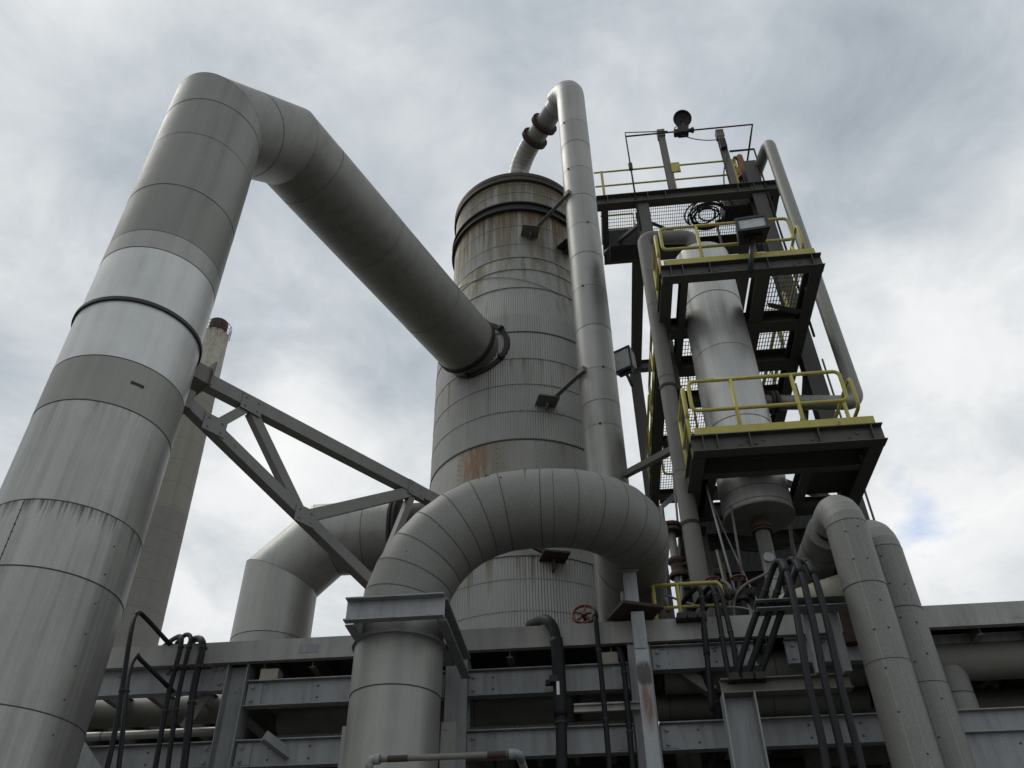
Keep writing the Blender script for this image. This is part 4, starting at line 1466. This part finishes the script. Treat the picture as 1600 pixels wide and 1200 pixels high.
# vertical ladders and thin conduits on the sides
for px_, py_ in ((1235, 500), (1247, 480)):
    pass
m = MB()
for x, y, z0 in ((4.64, 12.6, DECK), (4.74, 12.6, DECK), (4.35, 13.3, 8.6)):
    m = MB()
    m.tube([V((x, y, z0)), V((x, y, 12.0))], .02, 8)
    obj('conduit', m, 'brown_steel', tw)
tb('brace', (XL, YF, 9.2), (XL, YB, 12.0), 'L', .12, .12, up=(1, 0, 0))
tb('brace', (XR, YB, 9.0), (XR, YF, 11.8), 'L', .12, .12, up=(1, 0, 0))
tb('brace', (XL, YB, 6.4), (XR, YB, 8.3), 'L', .12, .12, up=(0, 1, 0))
tb('strut', at(976, 742, Y=13.95), (XL, YF, at(1040, 697, Y=YF).z), 'box', .12, .12)
# caged ladder up the rear left
m = MB()
for x in (1.95, 2.4):
    m.tube([V((x, 13.9, DECK)), V((x, 13.9, MIDZ + 1))], .024, 8)
for k in range(24):
    m.tube([V((1.95, 13.9, DECK + .3 + k * .3)), V((2.4, 13.9, DECK + .3 + k * .3))], .012, 6)
obj('ladder', m, 'yellow', tw)
m = MB()
q = at(975, 378, z=TOPZ - .3)
m.box((q.x - .35, 13.1, TOPZ - .62), (q.x + .4, 13.56, TOPZ - .06))
obj('junction_box', m, 'black', tw)
m = MB()
m.box((3.75, 12.75, TOPZ + .01), (4.5, 13.3, TOPZ + .5))
m.tube([V((4.2, 12.9, TOPZ + .4)), V((4.2, 12.9, TOPZ + 1.1))], .09, 10)
obj('equipment_stand', m, 'tower', tw)

# upright exchanger standing through the tower
M['exch'] = mat('brushed_cladding', (.46, .455, .43), .7, .4, dark=.7, streak=.75, blotch=.3, sx=22, sz=.3, bump=.06, fine=.08,
                drips=((LOWZ - DECK - .25 + .2, 1.2, .60, (.22, .14, .06)),))
ex = thing('upright_exchanger', 'slim bright-clad upright vessel standing through the tower platforms', 'vessel', (EX, EY, DECK))
zb_, zt_ = at(1172, 782, Y=EY - ER).z, at(1093, 413, Y=EY).z
m = MB()
m.lagged([(EX, EY, zb_), (EX, EY, zt_)], ER, 64, [[.06, .28, 1.55, 3.05, 4.3]], sw=.004, gap=.003)
obj('shell', m, ['exch', 'seam'], ex)
m = MB()
m.disc_stack((EX, EY, zt_), Z, [(0, ER + .004), (.06, ER), (.17, ER * .8), (.24, ER * .5), (.27, .1)], 48)
obj('top_head', m, 'exch', ex)
m = MB()
m.disc_stack((EX, EY, zb_), -Z, [(0, ER + .01), (.03, ER + .01), (.035, ER - .02), (.05, .2)], 48)
obj('bottom_plate', m, 'jacket_dull', ex)
m = MB()
m.disc_stack((EX, EY, zb_ - .05), -Z, [(0, .11), (.1, .11), (.1, .15), (.15, .15), (.15, .13), (.17, .13), (.17, .15), (.2, .15), (.2, .1)], 24)
obj('bottom_flange', m, 'rust', ex)
m = MB()
m.tube([V((EX, EY, zb_ - .2)), V((EX, EY, 6.6)), V((EX, EY, DECK))], .105, 20)
m.disc_stack((EX, EY, 6.9), Z, [(0, .115), (.03, .115)], 20, 0)
obj('bottom_pipe', m, 'jacket', ex)

# pipe down the left front of the tower
fpc = at(1047, 626, Y=11.15)
fz1, fz0 = at(1003, 372, Y=11.15).z, DECK
fp = thing('tower_downpipe', 'grey pipe from the upright vessel head down the front left corner of the tower', 'pipe', (fpc.x, 11.15, DECK))
m = MB()
m.lagged(fillet([V((fpc.x, 11.15, fz0)), V((fpc.x, 11.15, fz1)), V((EX - .08, EY - .02, fz1)), V((EX - .08, EY, zt_ + .2))], .19, 5), .135, 24, [[1.1, 3.0, 4.9, 6.6]] + [[]] * 12, sw=.005, corner_seam=False)
obj('pipe_run', m, ['brown_steel', 'seam'], fp)
m = MB()
for z in (7.8, 10.4):
    m = MB()
    m.disc_stack((fpc.x, 11.15, z), Z, [(0, .137), (0, .15), (.05, .15), (.05, .137)], 24, 0, True, False)
    m.obox((fpc.x + .17, 11.3, z + .02), (.06, 0, 0), (0, .15, 0), (0, 0, .03))
    obj('pipe_clamp', m, 'darkiron', fp)

# vent pipe down the right side
vy = 11.6
vx = at(1262, 400, Y=vy).x
vt = at(1205, 221, Y=vy).z
vbm = at(1330, 630, Y=vy).z
vp = thing('vent_pipe', 'grey hooked vent pipe hanging along the right side of the tower', 'pipe', (vx, vy, vbm))
m = MB()
m.tube(fillet([V((EX + ER - .02, EY + .15, vbm)), V((vx, vy, vbm)), V((vx, vy, vt)), V((vx - .18, vy + 1.0, vt)), V((vx - .18, vy + 1.0, TOPZ - .4))], .2, 7), .125, 22)
obj('pipe_run', m, 'jacket_dull', vp)
m = MB()
m.disc_stack((EX + ER + .12, EY + .17, vbm), (1, .1, 0), [(0, .12), (0, .2), (.05, .2), (.05, .14), (.07, .14), (.07, .2), (.12, .2), (.12, .12)], 20)
obj('flange', m, 'darkiron', vp)
m = MB()
m.disc_stack((vx - .18, vy + 1.0, TOPZ + .05), Z, [(0, .12), (0, .2), (.05, .2), (.05, .14), (.07, .14), (.07, .2), (.12, .2), (.12, .12)], 20)
obj('flange', m, 'darkiron', vp)
m = MB()
m.obox((vx - .30, vy + .75, TOPZ - .1), (.42, 0, 0), (0, .05, 0), (0, 0, .05))
obj('support_arm', m, 'darkiron', vp)

# orange relief valve on the top platform
rv = at(1160, 262, Y=12.75)
r_ = thing('relief_valve', 'orange relief valve standing on the top platform beside the hooked vent pipe', 'valve', (rv.x, 12.75, TOPZ))
m = MB()
b0 = V((rv.x, 12.75, TOPZ))
hv = rv.z - TOPZ
m.disc_stack(b0, Z, [(0, .14), (.05, .14), (.05, .08), (hv * .5, .08), (hv * .5, .18), (hv * .56, .18), (hv * .56, .13), (hv * .62, .13)], 20)
obj('valve_body', m, 'rust', r_)
m = MB()
m.disc_stack(b0 + Z * hv * .62, Z, [(0, .24), (.05, .24), (.06, .2), (.4, .2), (.48, .13), (.56, .09), (.95, .08), (1.0, .03)], 20)
obj('bonnet', m, 'orange', r_)
m = MB()
m.tube([b0 + V((-.16, 0, hv * .9)), b0 + V((-.22, 0, hv * 1.1)), b0 + V((-.1, 0, hv * 1.3))], .05, 10)
m.tube([b0 + V((0, 0, hv * .3)), b0 + V((.3, 0, hv * .3))], .08, 12)
obj('side_port', m, 'rust', r_)

# horn / alarm on the top frame
hp = at(1070, 212, Y=YF - .14)
hn = thing('alarm_horn', 'dark round-faced alarm horn fixed on the thin top frame', 'horn', (hp.x, YF - .14, zf))
c = V((hp.x, YF - .14, zf))
m = MB()
m.obox(c + V((-.02, 0, -.02)), (.12, 0, 0), (0, .09, 0), (0, 0, .12))
m.obox(c + V((-.17, 0, -.06)), (.07, 0, 0), (0, .07, 0), (0, 0, .07))
m.disc_stack(c + V((.1, 0, 0)), (1, 0, 0), [(0, .05), (.08, .05), (.08, .07), (.14, .07)], 10)
obj('junction_box', m, 'darkiron', hn)
m = MB()
hd = V((0, -.55, -.4)).normalized()
hc3 = c + V((.03, .0, .48))
m.disc_stack(hc3, hd, [(-.12, .06), (-.04, .12), (.02, .215), (.05, .225), (.05, .2), (.0, .17), (-.02, .05)], 28)
m.tube([c + V((0, 0, .1)), c + V((.02, .03, .3)), hc3 - hd * .1], .05, 10)
obj('horn_bell', m, 'black', hn)
m = MB()
m.tube(spline([c + V((-.15, 0, .03)), c + V((-.2, 0, .15)), c + V((-.12, .02, .25)), c + V((-.08, .02, .38))]), .012, 6)
m.tube(spline([c + V((.1, 0, .05)), c + V((.14, 0, .2)), c + V((.1, .02, .34))]), .012, 6)
obj('bracket_strap', m, 'black', hn)
m = MB()
m.tube(spline([c + V((-.12, 0, -.1)), c + V((.15, 0, -.33)), c + V((.5, .02, -.43)), V((4.0, YF - .1, zf - .42))]), .013, 6)
zz_ = at(1120, 300, Y=YF - .1).z
m.tube(spline([V((3.97, YF - .1, zf - .5)), V((3.9, YF - .1, zf - 1.1)), V((3.75, YF - .1, zf - 1.7)), V((3.68, YF - .05, TOPZ))]), .016, 6)
obj('cable', m, 'black', hn)
m = MB()
q = V((3.93, YF - .12, zf - .62))
m.box((q.x - .09, q.y - .05, q.z - .18), (q.x + .05, q.y + .05, q.z + .16))
obj('switch_box', m, 'darkiron', hn)

# coil of hose lying on the top grating
cc_ = at(1105, 338, z=TOPZ + .02)
m = MB()
for k, (dx, dy, r) in enumerate(((0, 0, .42), (.03, .02, .38), (-.05, -.03, .44), (.08, .05, .33), (-.02, .06, .30), (.1, -.1, .47), (-.08, .02, .26), (.05, 0, .22))):
    m.tube([V((cc_.x + dx + r * 1.05 * math.cos(a / 30 * math.tau), min(13.5, max(12.4, cc_.y + dy + r * .95 * math.sin(a / 30 * math.tau))), TOPZ + .02 + .03 * (k % 4))) for a in range(31)], .02, 8)
solo('hose_coil', m, 'rubber', 'coil of black hose lying on the top platform grating', 'hose coil', (cc_.x, cc_.y, TOPZ))


# floodlights
def floodlight(label, c, face, w, h, d, foot, arm=True):
    f = V(face).normalized()
    s = f.cross(Z).normalized()
    u = s.cross(f).normalized()
    t = thing('floodlight', label, 'floodlight', foot, 'floodlights on the tower')
    m = MB()
    F4 = [c + s * (i * w / 2) + u * (j * h / 2) for i, j in ((-1, -1), (1, -1), (1, 1), (-1, 1))]
    B4 = [c - f * d + s * (i * w * .42) + u * (j * h * .34 + h * .05) for i, j in ((-1, -1), (1, -1), (1, 1), (-1, 1))]
    m.add(F4 + B4, [(3, 2, 1, 0), (4, 5, 6, 7), (0, 1, 5, 4), (1, 2, 6, 5), (2, 3, 7, 6), (3, 0, 4, 7)])
    for k in range(-2, 3):
        m.obox(c - f * (d + .02) + s * (k * w * .15), f * .03, s * .006, u * (h * .28))
    obj('housing', m, 'black', t)
    m = MB()
    for i in (-1, 1):
        m.obox(c + f * .015 + s * (i * (w / 2 - .02)), f * .02, s * .025, u * (h / 2))
        m.obox(c + f * .015 + u * (i * (h / 2 - .02)), f * .02, u * .025, s * (w / 2 - .045))
    obj('bezel', m, 'black', t)
    m = MB()
    m.obox(c + f * .008, f * .006, s * (w / 2 - .045), u * (h / 2 - .045))
    obj('lens', m, 'glass', t)
    m = MB()
    m.tube([c - f * d * .5 - u * h * .42, V(foot) + (c - V(foot)) * .35, V(foot)], .045, 10)
    m.obox(c - f * d * .5 - u * (h * .48), f * .06, s * (w * .3), u * .03)
    obj('mount_arm', m, 'black', t)
    return t


c = at(1175, 350, Y=9.55)
floodlight('black floodlight on the front edge of the middle platform', c, (-.08, -1, -.02), .52, .32, .38, at(1173, 428, Y=9.92))
c = at(970, 563, Y=16.6)
floodlight('grey-lensed floodlight on the tower rear corner beside the tall slim pipe', c, (-.5, -.85, -.1), .62, .66, .34, V((XL - .24, YB - .1, at(990, 606, Y=YB).z)))

# ------------------------------------------------------------------ clutter at the tower foot
fv = at(1048, 826, Y=11.3)
t = thing('flanged_valve', 'rusty flanged valve on a small riser beside the right end of the arched pipe', 'valve', (fv.x, 11.3, DECK))
m = MB()
m.tube([V((fv.x, 11.3, DECK)), V((fv.x, 11.3, fv.z + .1))], .06, 14)
obj('riser', m, 'oldpipe', t)
m = MB()
m.disc_stack((fv.x, 11.3, fv.z - .08), Z, [(0, .06), (0, .17), (.05, .17), (.05, .09), (.08, .09), (.08, .17), (.13, .17), (.13, .06)], 20)
obj('bolted_flange', m, 'rust', t)
m = MB()
m.disc_stack((fv.x + .02, 11.3, fv.z - .8), Z, [(0, .06), (0, .14), (.04, .14), (.1, .1), (.2, .1), (.24, .14), (.28, .14), (.28, .06)], 16)
m.tube([V((fv.x, 11.3, fv.z - .65)), V((fv.x + .3, 11.1, fv.z - .6))], .03, 8)
obj('valve_body', m, 'rust', t)
for (a, b, r, mt, lab) in (((1100, 745), (1165, 985), .016, 'galv', 'thin slanting guy rod below the lower platform, nearest the downpipe'),
                           ((1120, 860), (1150, 985), .02, 'brown_steel', 'thin bare conduit standing between the downpipe and the exchanger outlet'),
                           ((1142, 790), (1160, 900), .018, 'brown_steel', 'short thin conduit hanging just left of the exchanger base')):
    m = MB()
    p, q = at(*a, Y=10.9), at(*b, Y=10.7)
    if q.z < DECK:
        q.z = DECK
    m.tube([p, q], r, 8)
    solo('conduit', m, mt, lab, 'conduit', p)
gp = at(1201, 872, Y=10.4)
gq = thing('pressure_gauge', 'small pale-faced pressure gauge on a bent stem below the exchanger', 'gauge', gp)
m = MB()
m.disc_stack(gp, (0, -1, .1), [(-.03, .06), (.02, .07), (.035, .07)], 20)
obj('gauge_case', m, 'galv', gq)
m = MB()
m.tube(spline([gp + V((0, 0, -.06)), gp + V((-.05, 0, -.2)), gp + V((-.4, 0, -.38)), gp + V((-.55, 0.1, -.6)), V((gp.x - .55, 10.5, DECK))]), .018, 8)
obj('stem', m, 'brown_steel', gq)
e0 = at(1315, 935, Y=9.7)
t = thing('insulated_elbow', 'cream torn-insulation elbow with an open pipe end behind the lagged pipes', 'pipe', e0)
m = MB()
m.tube(fillet([e0 + V((-.6, .5, .1)), e0 + V((-.25, 0, .02)), e0 + V((.14, -.35, .0))], .2, 6), .19, 20)
obj('insulation', m, 'cream', t)
m = MB()
m.disc_stack(e0 + V((.14, -.35, 0)), (.75, -.66, 0), [(-.02, .07), (.06, .07), (.06, .05), (.0, .05)], 16)
obj('open_end', m, 'black', t)
m = MB()
m.disc_stack(e0 + V((-.05, -.1, -.19)), (0, 0, -1), [(0, .09), (e0.z - DECK + .2, .09)], 14)
obj('foot', m, 'rust', t)
q = at(1291, 893, Y=11)
m = MB()
m.disc_stack((q.x, 11, DECK), Z, [(0, .13), (q.z - DECK, .13), (q.z - DECK + .06, .2), (q.z - DECK + .3, .2), (q.z - DECK + .36, .1)], 20)
solo('filter_pot', m, 'jacket_new', 'bright metal pot on a stem glimpsed left of the lagged pipes', 'pot', (q.x, 11, DECK))
# low clutter under the deck on the right
for k, (px_, py_, Y_, r, lab) in enumerate(((1075, 1130, 11.6, .10, 'upright dark pipe deep in the rack right of the rust-stained post'), (1062, 1165, 11.2, .07, 'short upright pipe stub low in the rack right of the rust-stained post'),
                                           (1265, 1150, 12.0, .14, 'upright dusty pipe deep in the rack behind the looping hoses'), (790, 1110, 12.2, .13, 'upright dusty pipe deep in the rack behind the thick hanging hose'))):
    q = at(px_, py_, Y=Y_)
    m = MB()
    m.disc_stack((q.x, Y_, 0), Z, [(0, r), (q.z, r), (q.z, r + .07), (q.z + .05, r + .07), (q.z + .05, r), (5.4, r)], 18)
    solo('stub_pipe', m, 'oldpipe', lab, 'pipe', (q.x, Y_, 0))


def clamp_bar(label, a, b, Y, n=3):
    p, q = at(*a, Y=Y), at(*b, Y=Y)
    q.z = p.z
    t = thing('hose_clamp', label, 'clamp', p)
    m = MB()
    m.beam(p, q, 'L', .06, .07, .01)
    obj('bar', m, 'darkiron', t)
    for k in range(n):
        c = p + (q - p) * ((k + .5) / n)
        m = MB()
        m.disc_stack(c + V((0, -.02, .03)), (0, 0, 1), [(-.05, .05), (0, .055), (.03, .04)], 10)
        m.obox(c + V((0, -.07, .0)), (.05, 0, 0), (0, .05, 0), (0, 0, .035))
        obj('saddle', m, 'darkiron', t)


clamp_bar('dark clamp bar gripping three hoses on the deck edge before the yellow rail', (1056, 968), (1104, 966), 9.52)
clamp_bar('dark clamp bar gripping hoses on top of the bracket beam', (1136, 1063), (1196, 1060), 8.97)
clamp_bar('small rusty clamp beside the thick hanging hose below the middle beam', (852, 1066), (880, 1065), 9.45, 1)
m = MB()
for dy in (0, .075):
    p, q = at(897, 1112, Y=9.5), at(1004, 1108, Y=9.5)
    q.z = p.z
    m.beam(p + V((0, 0, dy)), q + V((0, 0, dy)), 'box', .03, .018)
m.beam(p + V((0, .03, .037)), q + V((0, .03, .037)), 'box', .01, .09)
obj('strut_channel', m, 'galv_pale', rack)
# thin instrument lines and conduits strung through the tower foot and rack
for (pts, r, mt, lab) in (
        ([(1040, 930, 10.2), (1090, 946, 10.3), (1160, 950, 10.4), (1186, 962, 10.4)], .016, 'galv', 'thin pale tube running level behind the yellow deck rail'),
        ([(1052, 742, 12.0), (1060, 830, 11.6), (1064, 905, 11.2), (1066, 960, 10.6)], .018, 'brown_steel', 'thin tube dropping beside the tower downpipe, left of it'),
        ([(1110, 780, 11.6), (1150, 870, 11.2), (1196, 965, 10.6)], .012, 'galv', 'thin wire slanting down past the exchanger outlet'),
        ([(1070, 1120, 11.0), (1120, 1135, 10.8), (1160, 1138, 10.6)], .035, 'oldpipe', 'thin bent tube low in the rack right of the rust-stained post')):
    P = spline([at(x, y, Y=Y) for x, y, Y in pts], 8)
    m = MB()
    m.tube(P, r, 8)
    solo('instrument_tube', m, mt, lab, 'tube', P[0], 'thin tubes strung about the tower foot')

# stair flight inside the tower foot
for x in (3.35, 4.05):
    tb('stair_stringer', (x, 13.2, DECK + .1), (x, 16.8, LOWZ - .3), 'C', .07, .24, .01)
for k in range(12):
    f = (k + .5) / 12
    m = MB()
    y, z = 13.2 + 3.6 * f, DECK + .1 + (LOWZ - .4 - DECK) * f
    m.box((3.4, y - .12, z - .02), (4.0, y + .12, z + .02))
    obj('stair_tread', m, 'grate', tw)
tb('brace', (XL + .05, 14.5, MIDZ - .4), (XR - .1, 12.6, LOWZ + .3), 'L', .1, .1, up=(0, 1, 0))
tb('brace', (XR - .05, YB, LOWZ + .1), (XL, YB, MIDZ - .3), 'L', .12, .12, up=(0, 1, 0))
tb('brace', (XL, YB, LOWZ + .1), (XR, YB + .02, MIDZ - .3), 'L', .12, .12, up=(0, -1, 0))
for (x, y, z0, z1, r) in ((3.25, 12.0, LOWZ, MIDZ, .05), (1.95, 12.6, DECK, MIDZ, .04), (3.5, 12.9, DECK, TOPZ, .03), (2.2, 14.2, DECK, LOWZ, .06)):
    m = MB()
    m.tube([V((x, y, z0)), V((x, y, z1 - .3))], r, 10)
    obj('conduit', m, 'brown_steel', tw)
# more pipes in the rack
xpipe('dark pipe deep in the rack at the right edge, behind the thick beige pipe', 2.8, 9, 12.4, 4.95, .22, 'brown_steel')
xpipe('brown pipe along the bottom right corner, just under the lowest beam', 3.6, 9, 11.4, 4.12, .15, 'oldpipe', (5.2,))
xpipe('pale thin pipe along the left of the rack, between the two left beams', -9, -4.4, 10.1, at(250, 1118, Y=10.1).z - .22, .05, 'jacket')
xpipe('thin brown pipe along the middle of the rack, just above the lowest beam', -3.9, .3, 10.2, at(860, 1136, Y=10.2).z, .045, 'oldpipe', (-2.2,))
for k, (px_, py_, Y_, r, lab) in enumerate(((660 + 85, 1120, 11.8, .09, 'upright dusty pipe in the rack just right of the upright end of the arched pipe'), (470, 1120, 11.6, .08, 'upright dusty pipe in the rack between the left column and the arched pipe'),
                                           (1540, 1075, 11.6, .10, 'upright dusty pipe in the rack at the right edge of the picture'), (205, 1150, 11.9, .09, 'upright dusty pipe in the rack close behind the left duct'))):
    q = at(px_, py_, Y=Y_)
    m = MB()
    m.disc_stack((q.x, Y_, 0), Z, [(0, r), (q.z, r), (q.z, r + .07), (q.z + .05, r + .07), (q.z + .05, r), (5.3, r)], 18)
    solo('stub_pipe', m, 'oldpipe', lab, 'pipe', (q.x, Y_, 0))

for (pts, r, mt, lab) in (
        ([(1034, 790, 12.1), (1040, 850, 11.9), (1038, 905, 11.6), (1044, 955, 11.2)], .03, 'oldpipe', 'grimy tube between the arched pipe and the rusty flanged valve'),
        ([(1122, 905, 10.8), (1140, 916, 10.7), (1146, 940, 10.6), (1168, 946, 10.5), (1176, 968, 10.3)], .025, 'brown_steel', 'kinked brown tube low between the downpipe and the exchanger outlet'),
        ([(1232, 800, 12.2), (1238, 850, 12.0), (1250, 900, 11.6), (1252, 950, 11.2)], .03, 'brown_steel', 'brown tube dropping right of the exchanger outlet behind the lagged pipes'),
        ([(1090, 838, 12.4), (1140, 850, 12.3), (1170, 860, 12.2), (1230, 856, 12.2)], .022, 'darkiron', 'dark cable slung level behind the exchanger outlet')):
    P = spline([at(x, y, Y=Y) for x, y, Y in pts], 8)
    m = MB()
    m.tube(P, r, 8)
    solo('instrument_tube', m, mt, lab, 'tube', P[0], 'thin tubes strung about the tower foot')
for k, (px_, py_, Y_, lab) in enumerate(((1118, 928, 10.3, 'small dark gate valve just right of the yellow deck rail'), (1158, 925, 10.5, 'small dark gate valve nearest the exchanger outlet pipe'))):
    c = at(px_, py_, Y=Y_)
    t = thing('gate_valve', lab, 'valve', (c.x, Y_, DECK), 'small valves at the tower foot')
    m = MB()
    m.disc_stack((c.x, Y_, DECK), Z, [(0, .04), (c.z - DECK - .12, .04), (c.z - DECK - .12, .085), (c.z - DECK - .09, .085), (c.z - DECK - .05, .06), (c.z - DECK + .04, .06), (c.z - DECK + .07, .03), (c.z - DECK + .2, .02)], 14)
    m.disc_stack((c.x - .16, Y_, c.z - .02), (1, 0, 0), [(0, .08), (.03, .08), (.03, .05), (.29, .05), (.29, .08), (.32, .08)], 14)
    obj('valve_body', m, 'darkiron', t)
    m = MB()
    m.tube([V((c.x + .09 * math.cos(a / 20 * math.tau), Y_ + .09 * math.sin(a / 20 * math.tau), c.z + .2)) for a in range(21)], .012, 6, caps=False)
    m.obox((c.x, Y_, c.z + .2), (.085, 0, 0), (0, .008, 0), (0, 0, .006))
    m.obox((c.x, Y_, c.z + .2), (.008, 0, 0), (0, .085, 0), (0, 0, .006))
    obj('handwheel', m, 'red', t)
